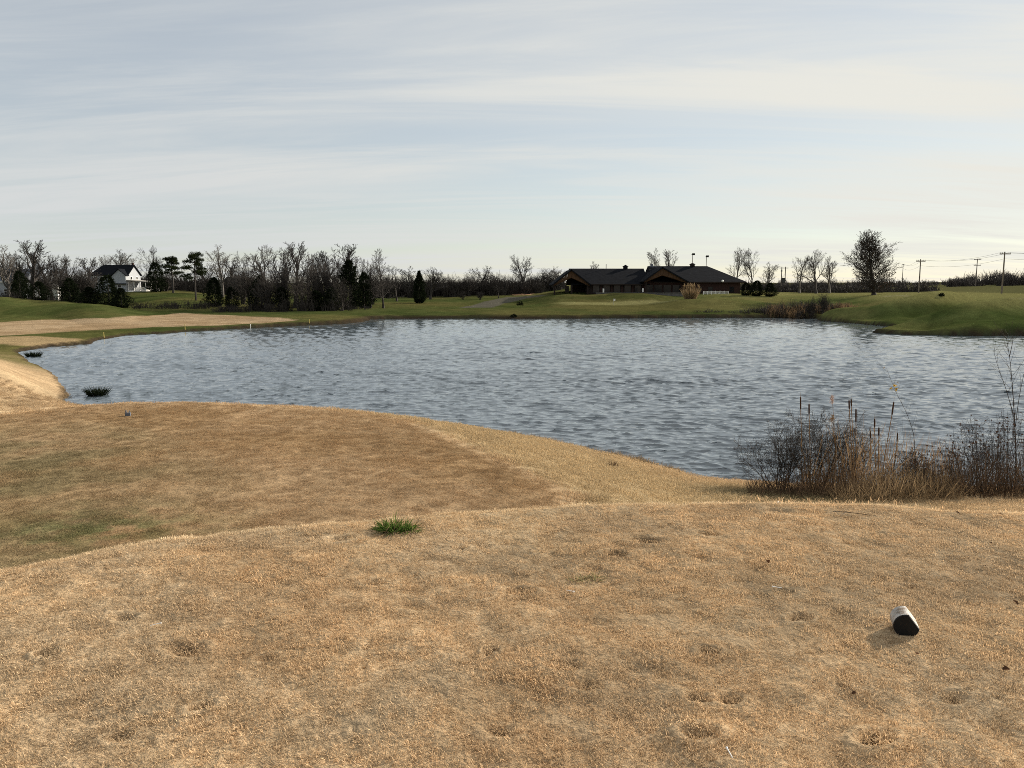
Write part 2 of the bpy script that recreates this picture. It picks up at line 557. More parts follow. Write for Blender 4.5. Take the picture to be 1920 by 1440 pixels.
def simple_mat(name, col, rough=0.8, var=0.25, scale=3.0, bump=0.0, metallic=0.0, spec=0.2):
    m, nt, out = new_mat(name)
    b = nt.nodes.new('ShaderNodeBsdfPrincipled')
    b.inputs['Roughness'].default_value = rough
    b.inputs['Metallic'].default_value = metallic
    b.inputs['Specular IOR Level'].default_value = spec
    g = nt.nodes.new('ShaderNodeNewGeometry')
    nz = nt.nodes.new('ShaderNodeTexNoise')
    nz.inputs['Scale'].default_value = scale
    nz.inputs['Detail'].default_value = 5
    nt.links.new(g.outputs['Position'], nz.inputs['Vector'])
    mr = nt.nodes.new('ShaderNodeMapRange')
    mr.inputs['From Min'].default_value = .25
    mr.inputs['From Max'].default_value = .75
    mr.inputs['To Min'].default_value = 1 - var
    mr.inputs['To Max'].default_value = 1 + var
    nt.links.new(nz.outputs[0], mr.inputs['Value'])
    vm = nt.nodes.new('ShaderNodeVectorMath')
    vm.operation = 'SCALE'
    vm.inputs[0].default_value = col
    nt.links.new(mr.outputs[0], vm.inputs['Scale'])
    nt.links.new(vm.outputs[0], b.inputs['Base Color'])
    if bump:
        bp = nt.nodes.new('ShaderNodeBump')
        bp.inputs['Strength'].default_value = 1
        bp.inputs['Distance'].default_value = bump
        nt.links.new(nz.outputs[0], bp.inputs['Height'])
        nt.links.new(bp.outputs[0], b.inputs['Normal'])
    nt.links.new(b.outputs[0], out.inputs[0])
    return m


def leaf_mat(name, col, trans=0.35, var=0.35, tint=None, instancer=False):
    """thin plant tissue: light also passes through it"""
    m, nt, out = new_mat(name)
    N = nt.nodes.new
    L = nt.links.new
    if instancer:
        a = N('ShaderNodeAttribute')
        a.attribute_type = 'INSTANCER'
        a.attribute_name = 'gcol'
        base = a.outputs['Color']
    else:
        rgb = N('ShaderNodeRGB')
        rgb.outputs[0].default_value = (*col, 1)
        base = rgb.outputs[0]
    if tint:
        t = N('ShaderNodeAttribute')
        t.attribute_name = tint
        fac_o = t.outputs['Fac']
    else:
        g = N('ShaderNodeNewGeometry')
        mr = N('ShaderNodeMapRange')
        mr.inputs['To Min'].default_value = 1 - var
        mr.inputs['To Max'].default_value = 1 + var
        L(g.outputs['Random Per Island'], mr.inputs['Value'])
        fac_o = mr.outputs[0]
    vm = N('ShaderNodeVectorMath')
    vm.operation = 'SCALE'
    L(base, vm.inputs[0])
    L(fac_o, vm.inputs['Scale'])
    df = N('ShaderNodeBsdfDiffuse')
    tr = N('ShaderNodeBsdfTranslucent')
    L(vm.outputs[0], df.inputs[0])
    L(vm.outputs[0], tr.inputs[0])
    mx = N('ShaderNodeMixShader')
    mx.inputs[0].default_value = trans
    L(df.outputs[0], mx.inputs[1])
    L(tr.outputs[0], mx.inputs[2])
    L(mx.outputs[0], out.inputs[0])
    return m


def ground_mat():
    m, nt, out = new_mat('turf')
    N = nt.nodes.new
    L = nt.links.new
    a = N('ShaderNodeAttribute')
    a.attribute_name = 'Col'
    g = N('ShaderNodeNewGeometry')
    sc = None
    fs = []
    for s, lo, hi, det in ((0.9, .80, 1.2, 6), (7.0, .72, 1.28, 6), (38.0, .70, 1.3, 4)):
        nz = N('ShaderNodeTexNoise')
        nz.inputs['Scale'].default_value = s
        nz.inputs['Detail'].default_value = det
        nz.inputs['Roughness'].default_value = .65
        L(g.outputs['Position'], nz.inputs['Vector'])
        mr = N('ShaderNodeMapRange')
        mr.inputs['From Min'].default_value = .3
        mr.inputs['From Max'].default_value = .7
        mr.inputs['To Min'].default_value = lo
        mr.inputs['To Max'].default_value = hi
        L(nz.outputs[0], mr.inputs['Value'])
        fs.append((nz, mr))
    m1 = N('ShaderNodeMath')
    m1.operation = 'MULTIPLY'
    L(fs[0][1].outputs[0], m1.inputs[0])
    L(fs[1][1].outputs[0], m1.inputs[1])
    m2 = N('ShaderNodeMath')
    m2.operation = 'MULTIPLY'
    L(m1.outputs[0], m2.inputs[0])
    L(fs[2][1].outputs[0], m2.inputs[1])
    vm = N('ShaderNodeVectorMath')
    vm.operation = 'SCALE'
    L(a.outputs['Color'], vm.inputs[0])
    L(m2.outputs[0], vm.inputs['Scale'])
    b1 = N('ShaderNodeBump')
    b1.inputs['Strength'].default_value = .6
    b1.inputs['Distance'].default_value = .06
    L(fs[1][0].outputs[0], b1.inputs['Height'])
    b2 = N('ShaderNodeBump')
    b2.inputs['Strength'].default_value = .7
    b2.inputs['Distance'].default_value = .018
    L(fs[2][0].outputs[0], b2.inputs['Height'])
    L(b1.outputs[0], b2.inputs['Normal'])
    df = N('ShaderNodeBsdfDiffuse')
    df.inputs['Roughness'].default_value = .6
    L(vm.outputs[0], df.inputs[0])
    L(b2.outputs[0], df.inputs['Normal'])
    L(df.outputs[0], out.inputs[0])
    return m


def water_mat():
    m, nt, out = new_mat('pond_water')
    N = nt.nodes.new
    L = nt.links.new
    g = N('ShaderNodeNewGeometry')
    prev = None
    for (sx, sy, scale, dist, det, rot) in ((.42, 1.0, 3.4, .016, 2, 8), (.6, 1.0, 11.0, .002, 2, -14)):
        mp = N('ShaderNodeMapping')
        mp.inputs['Scale'].default_value = (sx, sy, 1)
        mp.inputs['Rotation'].default_value = (0, 0, math.radians(rot))
        L(g.outputs['Position'], mp.inputs[0])
        nz = N('ShaderNodeTexNoise')
        nz.inputs['Scale'].default_value = scale
        nz.inputs['Detail'].default_value = det
        nz.inputs['Roughness'].default_value = .5
        nz.inputs['Distortion'].default_value = .4
        L(mp.outputs[0], nz.inputs['Vector'])
        b = N('ShaderNodeBump')
        b.inputs['Strength'].default_value = 1
        b.inputs['Distance'].default_value = dist
        L(nz.outputs[0], b.inputs['Height'])
        if prev:
            L(prev, b.inputs['Normal'])
        prev = b.outputs[0]
    p = N('ShaderNodeBsdfPrincipled')
    p.inputs['Base Color'].default_value = (.088, .112, .130, 1)
    p.inputs['Roughness'].default_value = .04
    p.inputs['IOR'].default_value = 2.0
    L(prev, p.inputs['Normal'])
    L(p.outputs[0], out.inputs[0])
    return m


def scuffed_mat():
    m, nt, out = new_mat('scuffed_white_paint')
    N = nt.nodes.new
    L = nt.links.new
    g = N('ShaderNodeNewGeometry')
    nz = N('ShaderNodeTexNoise')
    nz.inputs['Scale'].default_value = 24
    nz.inputs['Detail'].default_value = 7
    nz.inputs['Roughness'].default_value = .7
    L(g.outputs['Position'], nz.inputs['Vector'])
    r = N('ShaderNodeValToRGB')
    r.color_ramp.elements[0].position = .40
    r.color_ramp.elements[0].color = (.16, .115, .075, 1)
    r.color_ramp.elements[1].position = .56
    r.color_ramp.elements[1].color = (.42, .405, .38, 1)
    L(nz.outputs[0], r.inputs[0])
    p = N('ShaderNodeBsdfPrincipled')
    p.inputs['Roughness'].default_value = .6
    L(r.outputs[0], p.inputs['Base Color'])
    L(p.outputs[0], out.inputs[0])
    return m


M = {
    'turf': ground_mat(), 'water': water_mat(),
    'grass': leaf_mat('dormant_grass', None, .35, tint='tint', instancer=True),
    'tuft_green': leaf_mat('green_blades', (.085, .135, .03), .4, .4),
    'tuft_pale': leaf_mat('pale_green_blades', (.22, .20, .10), .4, .4),
    'straw': leaf_mat('dry_straw', (.23, .165, .095), .35, .45),
    'straw_dark': leaf_mat('dead_weed', (.085, .058, .038), .25, .5),
    'reed': leaf_mat('reed_blade', (.25, .165, .09), .3, .4),
    'reed_far': leaf_mat('far_reed', (.16, .108, .062), .3, .4),
    'twig': simple_mat('twig_bark', (.040, .034, .029), .85, .35, 6),
    'bark': simple_mat('grey_bark', (.048, .042, .038), .9, .3, 2.0, .02),
    'bark_pale': simple_mat('pale_bark', (.11, .10, .09), .9, .3, 2.0, .02),
    'needles': leaf_mat('evergreen_needles', (.014, .019, .010), .10, .5),
    'pine': leaf_mat('pine_needles', (.028, .036, .016), .12, .5),
    'oakleaf': leaf_mat('clinging_dead_leaves', (.070, .045, .030), .3, .4),
    'yellowleaf': leaf_mat('yellow_leaf', (.36, .24, .05), .4, .3),
    'deadleaf': leaf_mat('dead_leaf', (.075, .04, .024), .2, .3),
    'cathead': simple_mat('cattail_head', (.055, .030, .018), .95, .3, 40, .003),
    'fluff': leaf_mat('seed_fluff', (.36, .25, .20), .4, .3),
    'white': simple_mat('white_paint', (.74, .73, .70), .6, .10, 2.0),
    'white_worn': scuffed_mat(),
    'black': simple_mat('black_paint', (.006, .006, .0065), .55, .3, 30),
    'siding': simple_mat('white_siding', (.31, .325, .345), .7, .06, 1.0),
    'shingle': simple_mat('dark_shingles', (.010, .011, .014), .95, .3, 1.4, .03, spec=.03),
    'shingle_b': simple_mat('grey_shingles', (.012, .013, .016), .95, .3, 1.2, .03, spec=.03),
    'shingle_grey': simple_mat('weathered_shingles', (.12, .13, .15), .85, .3, 1.2, .03),
    'cedar': simple_mat('cedar_boards', (.085, .046, .024), .7, .25, 1.5, .01),
    'brick': simple_mat('red_brick', (.036, .019, .016), .9, .3, 3.0, .01),
    'dark': simple_mat('shadowed_timber', (.022, .015, .012), .8, .3, 2.0),
    'glass': simple_mat('window_glass', (.012, .013, .015), .15, .1, 1.0, spec=.25),
    'stone': simple_mat('pale_concrete', (.30, .28, .25), .85, .2, 1.5, .01),
    'stone_dark': simple_mat('weathered_concrete', (.11, .105, .10), .85, .2, 1.5, .01),
    'pole': simple_mat('weathered_pole', (.14, .12, .105), .9, .3, 2.0),
    'metal': simple_mat('grey_metal', (.25, .25, .25), .5, .15, 3.0, metallic=.6),
    'wire': simple_mat('wire', (.05, .05, .05), .6, .1, 1.0),
    'yellow': simple_mat('yellow_paint', (.48, .38, .12), .6, .15, 8),
    'blue': simple_mat('blue_grey_paint', (.10, .115, .14), .5, .15, 12),
    'globewhite': simple_mat('globe_paint', (.85, .85, .82), .3, .05, 2),
}


# ------------------------------------------------------------------ object helpers
class MB:
    def __init__(self):
        self.v = []
        self.f = []

    def tube(self, path, radii, sides=5, cap=True):
        base = len(self.v)
        n = len(path)
        prev = None
        for i in range(n):
            if i == 0:
                t = path[1] - path[0]
            elif i == n - 1:
                t = path[-1] - path[-2]
            else:
                t = path[i + 1] - path[i - 1]
            t = t.normalized() if t.length > 1e-9 else Vector((0, 0, 1))
            if prev is None:
                a = Vector((1, 0, 0)) if abs(t.x) < .8 else Vector((0, 1, 0))
                a = (a - t * a.dot(t)).normalized()
            else:
                a = prev - t * prev.dot(t)
                a = a.normalized() if a.length > 1e-6 else Vector((1, 0, 0))
            prev = a
            b = t.cross(a)
            r = radii[i]
            for k in range(sides):
                q = 2 * math.pi * k / sides
                self.v.append(path[i] + a * (r * math.cos(q)) + b * (r * math.sin(q)))
        for i in range(n - 1):
            for k in range(sides):
                k2 = (k + 1) % sides
                self.f.append((base + i * sides + k, base + i * sides + k2, base + (i + 1) * sides + k2, base + (i + 1) * sides + k))
        if cap:
            self.f.append(tuple(base + k for k in range(sides))[::-1])
            self.f.append(tuple(base + (n - 1) * sides + k for k in range(sides)))
        return self

    def box(self, x0, x1, y0, y1, z0, z1):
        b = len(self.v)
        for z in (z0, z1):
            for (x, y) in ((x0, y0), (x1, y0), (x1, y1), (x0, y1)):
                self.v.append(Vector((x, y, z)))
        for q in ((3, 2, 1, 0), (4, 5, 6, 7), (0, 1, 5, 4), (1, 2, 6, 5), (2, 3, 7, 6), (3, 0, 4, 7)):
            self.f.append(tuple(b + k for k in q))
        return self

    def poly(self, pts):
        b = len(self.v)
        self.v += [Vector(p) for p in pts]
        self.f.append(tuple(range(b, b + len(pts))))
        return self

    def slab(self, pts, th):
        """a flat polygon given thickness along its normal (downward)"""
        pts = [Vector(p) for p in pts]
        nrm = (pts[1] - pts[0]).cross(pts[2] - pts[0]).normalized()
        if nrm.z < 0:
            pts = pts[::-1]
            nrm = -nrm
        b = len(self.v)
        n = len(pts)
        self.v += pts + [p - nrm * th for p in pts]
        self.f.append(tuple(range(b, b + n)))
        self.f.append(tuple(range(b + 2 * n - 1, b + n - 1, -1)))
        for k in range(n):
            k2 = (k + 1) % n
            self.f.append((b + k2, b + k, b + n + k, b + n + k2))
        return self

    def blade(self, p, d, L, w, bend, segs=2, side=None):
        """one grass blade or strap leaf, tapered to a point"""
        d = d.normalized()
        s = side or Vector((-d.y, d.x, 0.0))
        if s.length < 1e-4:
            s = Vector((1, 0, 0))
        s = s.normalized()
        b = len(self.v)
        pos = Vector(p)
        for i in range(segs):
            ww = w * (1 - 0.55 * i / segs)
            self.v.append(pos - s * ww)
            self.v.append(pos + s * ww)
            d = (d + bend).normalized()
            pos = pos + d * (L / segs)
        self.v.append(pos)
        for i in range(segs - 1):
            self.f.append((b + 2 * i, b + 2 * i + 1, b + 2 * i + 3, b + 2 * i + 2))
        self.f.append((b + 2 * segs - 2, b + 2 * segs - 1, b + 2 * segs))
        return self

    def mesh(self, name, smooth=False):
        me = bpy.data.meshes.new(name)
        me.from_pydata([tuple(v) for v in self.v], [], self.f)
        if smooth:
            me.polygons.foreach_set('use_smooth', [True] * len(me.polygons))
        me.update()
        return me

    def obj(self, name, mat, parent=None, smooth=False):
        me = self.mesh(name, smooth)
        me.materials.append(M[mat])
        o = bpy.data.objects.new(name, me)
        COL.objects.link(o)
        if parent:
            o.parent = parent
        return o


def tag(o, label=None, cat=None, group=None, kind=None):
    if label:
        o['label'] = label
    if cat:
        o['category'] = cat
    if group:
        o['group'] = group
    if kind:
        o['kind'] = kind
    return o


def thing(name, label, cat, loc=(0, 0, 0), rz=0.0, group=None):
    o = bpy.data.objects.new(name, None)
    o.empty_display_size = .1
    COL.objects.link(o)
    o.location = loc
    o.rotation_euler = (0, 0, rz)
    return tag(o, label, cat, group)


def copy_tree(o, parent=None):
    c = o.copy()
    COL.objects.link(c)
    c.parent = parent
    for ch in o.children:
        copy_tree(ch, c)
    return c


# ------------------------------------------------------------------ ground sheet
def grid_mesh(name, thetas, radii, closed):
    nt, nr = len(thetas), len(radii)
    T, Rr = np.meshgrid(thetas, radii)
    x = (Rr * np.sin(T)).ravel()
    y = (Rr * np.cos(T)).ravel()
    cols = nt if closed else nt - 1
    i = np.arange(nr - 1)[:, None] * nt
    k = np.arange(cols)[None, :]
    k2 = (k + 1) % nt
    q = np.stack([i + k, i + nt + k, i + nt + k2, i + k2], -1).reshape(-1, 4)
    return x, y, q


def mesh_from_arrays(name, co, quads):
    me = bpy.data.meshes.new(name)
    nq = len(quads)
    me.vertices.add(len(co))
    me.vertices.foreach_set('co', co.astype(np.float32).ravel())
    me.loops.add(nq * 4)
    me.loops.foreach_set('vertex_index', quads.astype(np.int32).ravel())
    me.polygons.add(nq)
    me.polygons.foreach_set('loop_start', np.arange(0, nq * 4, 4, dtype=np.int32))
    me.polygons.foreach_set('loop_total', np.full(nq, 4, dtype=np.int32))
    me.polygons.foreach_set('use_smooth', np.ones(nq, bool))
    me.update(calc_edges=True)
    return me


th = np.radians(np.concatenate([np.arange(-42, 42, .16), np.arange(42, 318, 6.0)]))
rad = np.concatenate([[.05, .4, .8], np.arange(1.1, 6.6, .026), np.exp(np.arange(math.log(6.6), math.log(40), .0115)),
                      np.exp(np.arange(math.log(40), math.log(210), .0075)), np.exp(np.arange(math.log(210), math.log(3000), .05)), [3000, 5000]])
gx_, gy_, gq = grid_mesh('ground', th, rad, True)
gz_, gd, gdl, gdu = ground(gx_, gy_, True)
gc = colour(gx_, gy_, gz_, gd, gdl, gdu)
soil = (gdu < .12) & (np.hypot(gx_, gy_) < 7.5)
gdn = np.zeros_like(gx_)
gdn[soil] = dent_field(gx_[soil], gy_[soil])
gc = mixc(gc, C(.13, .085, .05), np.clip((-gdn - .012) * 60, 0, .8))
near_tee = (gdu < .12)[:, None]
gc = np.where(near_tee, gc * .84, gc)        # thatch and soil between the blades
me = mesh_from_arrays('ground', np.stack([gx_, gy_, gz_], 1), gq)
at_ = me.color_attributes.new('Col', 'FLOAT_COLOR', 'POINT')
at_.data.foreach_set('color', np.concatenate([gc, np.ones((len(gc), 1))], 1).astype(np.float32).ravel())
me.materials.append(M['turf'])
ground_o = bpy.data.objects.new('ground', me)
COL.objects.link(ground_o)
tag(ground_o, 'dormant tan and green golf course turf around the pond', 'ground', kind='structure')

# ------------------------------------------------------------------ pond
th = np.radians(np.arange(-46, 56, .23))
rad = np.exp(np.arange(math.log(13), math.log(120), .0019))
wx, wy, wq = grid_mesh('pond', th, rad, False)
wr = np.hypot(wx, wy)
rngw = np.random.RandomState(4)
wz = np.zeros_like(wx)
ox, oy = np.zeros_like(wx), np.zeros_like(wx)
lanes = .75 + .5 * fbm(wx * .05, wy * .13, 90, 3)
for i in range(44):
    lam = .21 * (.88 / .21) ** rngw.rand()
    ang = rngw.normal(math.radians(8), math.radians(27))
    kx, ky = math.sin(ang) * 2 * math.pi / lam, math.cos(ang) * 2 * math.pi / lam
    amp = 0.0108 * lam ** .9
    cell = wr * .0019
    fade = np.clip((lam / cell - 2.5) / 3.0, 0, 1)
    ph = kx * wx + ky * wy + rngw.rand() * 6.28
    env = lanes * (.5 + .9 * fbm(wx * .22 / lam ** .5, wy * .22 / lam ** .5, 70 + i, 1))
    ph = ph + .8 * np.sin(ph)
    sn = np.sin(ph)
    a_ = amp * fade * env * 1.25
    wz += a_ * 1.5 * (np.exp(.9 * (sn - 1)) - .5)
    cs = np.cos(ph) * a_ * .95
    ox -= math.sin(ang) * cs * -1
    oy -= math.cos(ang) * cs * -1
me = mesh_from_arrays('pond', np.stack([wx + ox, wy + oy, wz], 1), wq)
me.materials.append(M['water'])
pond_o = bpy.data.objects.new('pond_water', me)
COL.objects.link(pond_o)
tag(pond_o, 'wind rippled grey blue pond water', 'water', kind='structure')

# ------------------------------------------------------------------ turf blades (stuff)
rg = random.Random(11)


def clump_mesh(name, nb, rad_, hmin, hmax, wmin, wmax, lean):
    mb = MB()
    tints = []
    for i in range(nb):
        a = rg.uniform(0, 6.283)
        r = rad_ * math.sqrt(rg.random())
        p = Vector((r * math.cos(a), r * math.sin(a), -.004))
        b = rg.uniform(0, 6.283)
        t = abs(rg.gauss(0, lean))
        d = Vector((math.cos(b) * math.sin(t), math.sin(b) * math.sin(t), max(math.cos(t), .12)))
        bend = Vector((math.cos(b), math.sin(b), -.5)) * rg.uniform(0, .5)
        n0 = len(mb.v)
        mb.blade(p, d, rg.uniform(hmin, hmax), rg.uniform(wmin, wmax), bend, 2)
        tt = max(.4, rg.gauss(1.0, .25))
        tints += [tt * (.8 if k < 2 else 1.05) for k in range(len(mb.v) - n0)]
    me = mb.mesh(name)
    a = me.attributes.new('tint', 'FLOAT', 'POINT')
    a.data.foreach_set('value', tints)
    me.materials.append(M['grass'])
    return me


def make_protos(cname, specs):
    c = bpy.data.collections.new(cname)
    for i, s in enumerate(specs):
        o = bpy.data.objects.new('%s_%d' % (cname, i), clump_mesh('%s_%d' % (cname, i), *s))
        c.objects.link(o)
    return c


def scatter(name, label, pts, rotz, scl, idx, cols, coll):
    me = bpy.data.meshes.new(name)
    n = len(pts)
    me.vertices.add(n)
    me.vertices.foreach_set('co', pts.astype(np.float32).ravel())
    rot = np.zeros((n, 3), np.float32)
    rot[:, 2] = rotz
    rot[:, 0] = (np.random.RandomState(1).rand(n) - .5) * .3
    me.attributes.new('rot', 'FLOAT_VECTOR', 'POINT').data.foreach_set('vector', rot.ravel())
    me.attributes.new('scl', 'FLOAT', 'POINT').data.foreach_set('value', scl.astype(np.float32))
    me.attributes.new('idx', 'INT', 'POINT').data.foreach_set('value', idx.astype(np.int32))
    me.attributes.new('gcol', 'FLOAT_COLOR', 'POINT').data.foreach_set(
        'color', np.concatenate([cols, np.ones((n, 1))], 1).astype(np.float32).ravel())
    o = bpy.data.objects.new(name, me)
    COL.objects.link(o)
    tag(o, label, 'grass', kind='stuff')
    ng = bpy.data.node_groups.new(name, 'GeometryNodeTree')
    ng.interface.new_socket('Geometry', in_out='INPUT', socket_type='NodeSocketGeometry')
    ng.interface.new_socket('Geometry', in_out='OUTPUT', socket_type='NodeSocketGeometry')
    N = ng.nodes.new
    gi, go = N('NodeGroupInput'), N('NodeGroupOutput')
    ip = N('GeometryNodeInstanceOnPoints')
    ci = N('GeometryNodeCollectionInfo')
    ci.inputs['Collection'].default_value = coll
    ci.inputs['Separate Children'].default_value = True
    ci.inputs['Reset Children'].default_value = True

    def na(nm, ty):
        a = N('GeometryNodeInputNamedAttribute')
        a.data_type = ty
        a.inputs['Name'].default_value = nm
        return a.outputs[0]
    L = ng.links.new
    L(gi.outputs[0], ip.inputs['Points'])
    L(ci.outputs[0], ip.inputs['Instance'])
    ip.inputs['Pick Instance'].default_value = True
    L(na('idx', 'INT'), ip.inputs['Instance Index'])
    L(na('rot', 'FLOAT_VECTOR'), ip.inputs['Rotation'])
    L(na('scl', 'FLOAT'), ip.inputs['Scale'])
    L(ip.outputs[0], go.inputs[0])
    md = o.modifiers.new('scatter', 'NODES')
    md.node_group = ng
    return o


rs = np.random.RandomState(8)
# the tee in front: dense short blades
cA = make_protos('tee_grass', [(70, .055, .007, .018, .0009, .0016, .9) for _ in range(5)]
                 + [(60, .05, .010, .023, .0009, .0016, .8) for _ in range(3)])
n = 60000
x = rs.uniform(-6.5, 6.5, n)
y = rs.uniform(.9, 6.2, n)
keep = (np.abs(np.arctan2(x, y)) < math.radians(47)) & (np.hypot(x, y) > 1.4)
x, y = x[keep], y[keep]
z, d, dl, du = ground(x, y, True)
thin = fbm(x * 3.5, y * 3.5, 60, 3)
keep = (du < .10) & (rs.rand(len(x)) < np.clip(2.1 - 2.0 * thin, .5, 1))
x, y, z, d, dl, du = [q[keep] for q in (x, y, z, d, dl, du)]
dn = dent_field(x, y)
keep = rs.rand(len(x)) < np.clip(1 + (dn + .008) * 50, .05, 1)
x, y, z, d, dl, du = [q[keep] for q in (x, y, z, d, dl, du)]
c = colour(x, y, z, d, dl, du)
rim = sst(du, -.06, .02)
c = mixc(c, C(.70, .56, .37), rim * .9)  # pale rim grass, its sunlit edge painted in as a lighter colour
lump = fbm(x * 6, y * 6, 61, 3)
l2 = fbm(x * 17, y * 17, 63, 2)
c = c * (.60 + .42 * lump + .40 * l2)[:, None] * 1.05
s = .62 + .45 * lump * rs.uniform(.7, 1.2, len(x)) + .42 * l2 + .12 * rim
idx = np.where(rs.rand(len(x)) < sst(lump, .45, .7) * .6, rs.randint(5, 8, len(x)), rs.randint(0, 5, len(x)))
scatter('tee_grass', 'short dormant tan turf blades on the near tee', np.stack([x, y, z], 1), rs.uniform(0, 6.28, len(x)), s, idx, c, cA)

# the lower tee and the slopes down to the water
cB = make_protos('slope_grass', [(190, .26, .018, .05, .0024, .0048, .8) for _ in range(4)])
n = 36000
th_ = rs.uniform(math.radians(-40), math.radians(40), n)
r_ = np.sqrt(rs.uniform(6.0 ** 2, 36.0 ** 2, n))
x, y = r_ * np.sin(th_), r_ * np.cos(th_)
z, d, dl, du = ground(x, y, True)
keep = (du > .12) & (d > .12 + .45 * sst(fbm(x * 1.1, y * 1.1, 66, 3), .45, .7)) & (rs.rand(n) < np.clip(1.3 - r_ / 40, .3, 1))
x, y, z, d, dl, du = [q[keep] for q in (x, y, z, d, dl, du)]
c = colour(x, y, z, d, dl, du)
lump = fbm(x * 1.6, y * 1.6, 62, 4)
c = c * (.72 + .5 * lump)[:, None]
mown = sst(-dl, -.1, .2)
s = (.55 + .6 * lump) * (1.15 - .45 * mown)
scatter('slope_grass', 'dormant brown turf blades on the lower tee and pond slopes', np.stack([x, y, z], 1), rs.uniform(0, 6.28, len(x)), s,
        rs.randint(0, 4, len(x)), c, cB)
# ------------------------------------------------------------------ bare trees
def perp(d, rng):
    a = Vector((rng.gauss(0, 1), rng.gauss(0, 1), rng.gauss(0, 1)))
    a = a - d * a.dot(d)
    return a.normalized() if a.length > 1e-6 else Vector((1, 0, 0))


def grow(big, fine, rng, p, d, L, r, lev, P, tips=None):
    ns = P['seg'][lev]
    path, dirs = [p.copy()], [d.copy()]
    for i in range(ns):
        d = (d + perp(d, rng) * P['wander'][lev] * rng.random() + Vector((0, 0, P['trop'][lev]))).normalized()
        p = p + d * (L / ns)
        path.append(p.copy())
        dirs.append(d.copy())
    r1 = r * P['taper'][lev]
    radii = [r + (r1 - r) * i / ns for i in range(ns + 1)]
    if lev == 0:
        radii[0] *= 1.45
    (big if lev <= 1 else fine).tube(path, radii, 6 if lev == 0 else (4 if lev == 1 else 3), cap=False)
    if lev >= P['max']:
        if tips is not None:
            tips.append(p.copy())
        return
    n = P['n'][lev]
    az = rng.uniform(0, 6.28)
    ref = perp(dirs[0], rng)
    for k in range(n):
        t = P['t0'][lev] + (1 - P['t0'][lev]) * (k + rng.random()) / n
        t = min(t, .995)
        f = t * ns
        i = int(f)
        pos = path[i].lerp(path[i + 1], f - i)
        dd = dirs[min(i + 1, ns)]
        az += 2.4 + rng.uniform(-.5, .5)
        a = ref - dd * ref.dot(dd)
        a = a.normalized() if a.length > 1e-4 else perp(dd, rng)
        b = dd.cross(a)
        out = a * math.cos(az) + b * math.sin(az)
        ang = math.radians(P['ang'][lev] + rng.uniform(-14, 14)) * (1 - P.get('close', .25) * t)
        cd = (dd * math.cos(ang) + out * math.sin(ang)).normalized()
        shape = P['shape'](t) if lev == 0 else (1.05 - .45 * t)
        cl = L * P['ratio'][lev] * shape * rng.uniform(.7, 1.2)
        cr = max((r + (r1 - r) * t) * P['rr'][lev], P['rmin'])
        grow(big, fine, rng, pos, cd, cl, cr, lev + 1, P, tips)


OAK = dict(seg=[5, 5, 4, 3, 2], wander=[.25, .38, .36, .32, .3], trop=[.05, .10, .09, .09, .08], taper=[.35, .3, .35, .5, .6],
           n=[10, 8, 6, 5], t0=[.28, .22, .2, .15], ang=[50, 44, 38, 32], ratio=[.62, .55, .52, .70], rr=[.55, .55, .6, .7],
           rmin=.0011, max=4, shape=lambda t: 1.15 - .55 * t)
VASE = dict(OAK, ang=[34, 36, 34, 30], n=[11, 7, 6, 5], t0=[.24, .25, .2, .15], ratio=[.62, .5, .5, .55], wander=[.15, .3, .4, .4, .4],
            trop=[.05, .16, .10, .08, .05], shape=lambda t: 1.1 - .6 * t)
CONE = dict(OAK, seg=[8, 4, 3, 2], wander=[.06, .25, .35, .4], trop=[.03, .05, .03, .03], n=[60, 10, 6], t0=[.13, .15, .15],
            ang=[64, 45, 42], ratio=[.36, .40, .5], rr=[.30, .5, .6], taper=[.12, .25, .4, .6], max=3, close=.45,
            shape=lambda t: 1.12 - .98 * t)
SCRUB = dict(OAK, seg=[3, 4, 3, 2], wander=[.3, .4, .5, .5], trop=[.08, .08, .05, .04], n=[10, 8, 6], t0=[.12, .15, .15], ang=[38, 42, 42],
             ratio=[.7, .55, .5], rr=[.6, .6, .7], taper=[.4, .35, .5, .6], max=3, shape=lambda t: 1.1 - .5 * t)


def norm_parts(mbs):
    """scale a tree so that it stands on z=0 and is 1 high; return its half width"""
    zs = max(max((v.z for v in m.v), default=0) for m in mbs)
    w = 0
    vs = sorted(max(abs(v.x), abs(v.y)) for m in mbs for v in m.v[::7])
    w = vs[int(len(vs) * .985)] / zs
    for m in mbs:
        m.v = [v / zs for v in m.v]
    return w


PROTO = {}


def add_proto(key, parts, w):
    """parts: list of (name, mesh builder, material)"""
    out = []
    for nm, mb, mt in parts:
        if not mb.v:
            continue
        m = mb.mesh(key + '_' + nm)
        m.materials.append(M[mt])
        out.append((nm, m))
    PROTO[key] = (out, w)


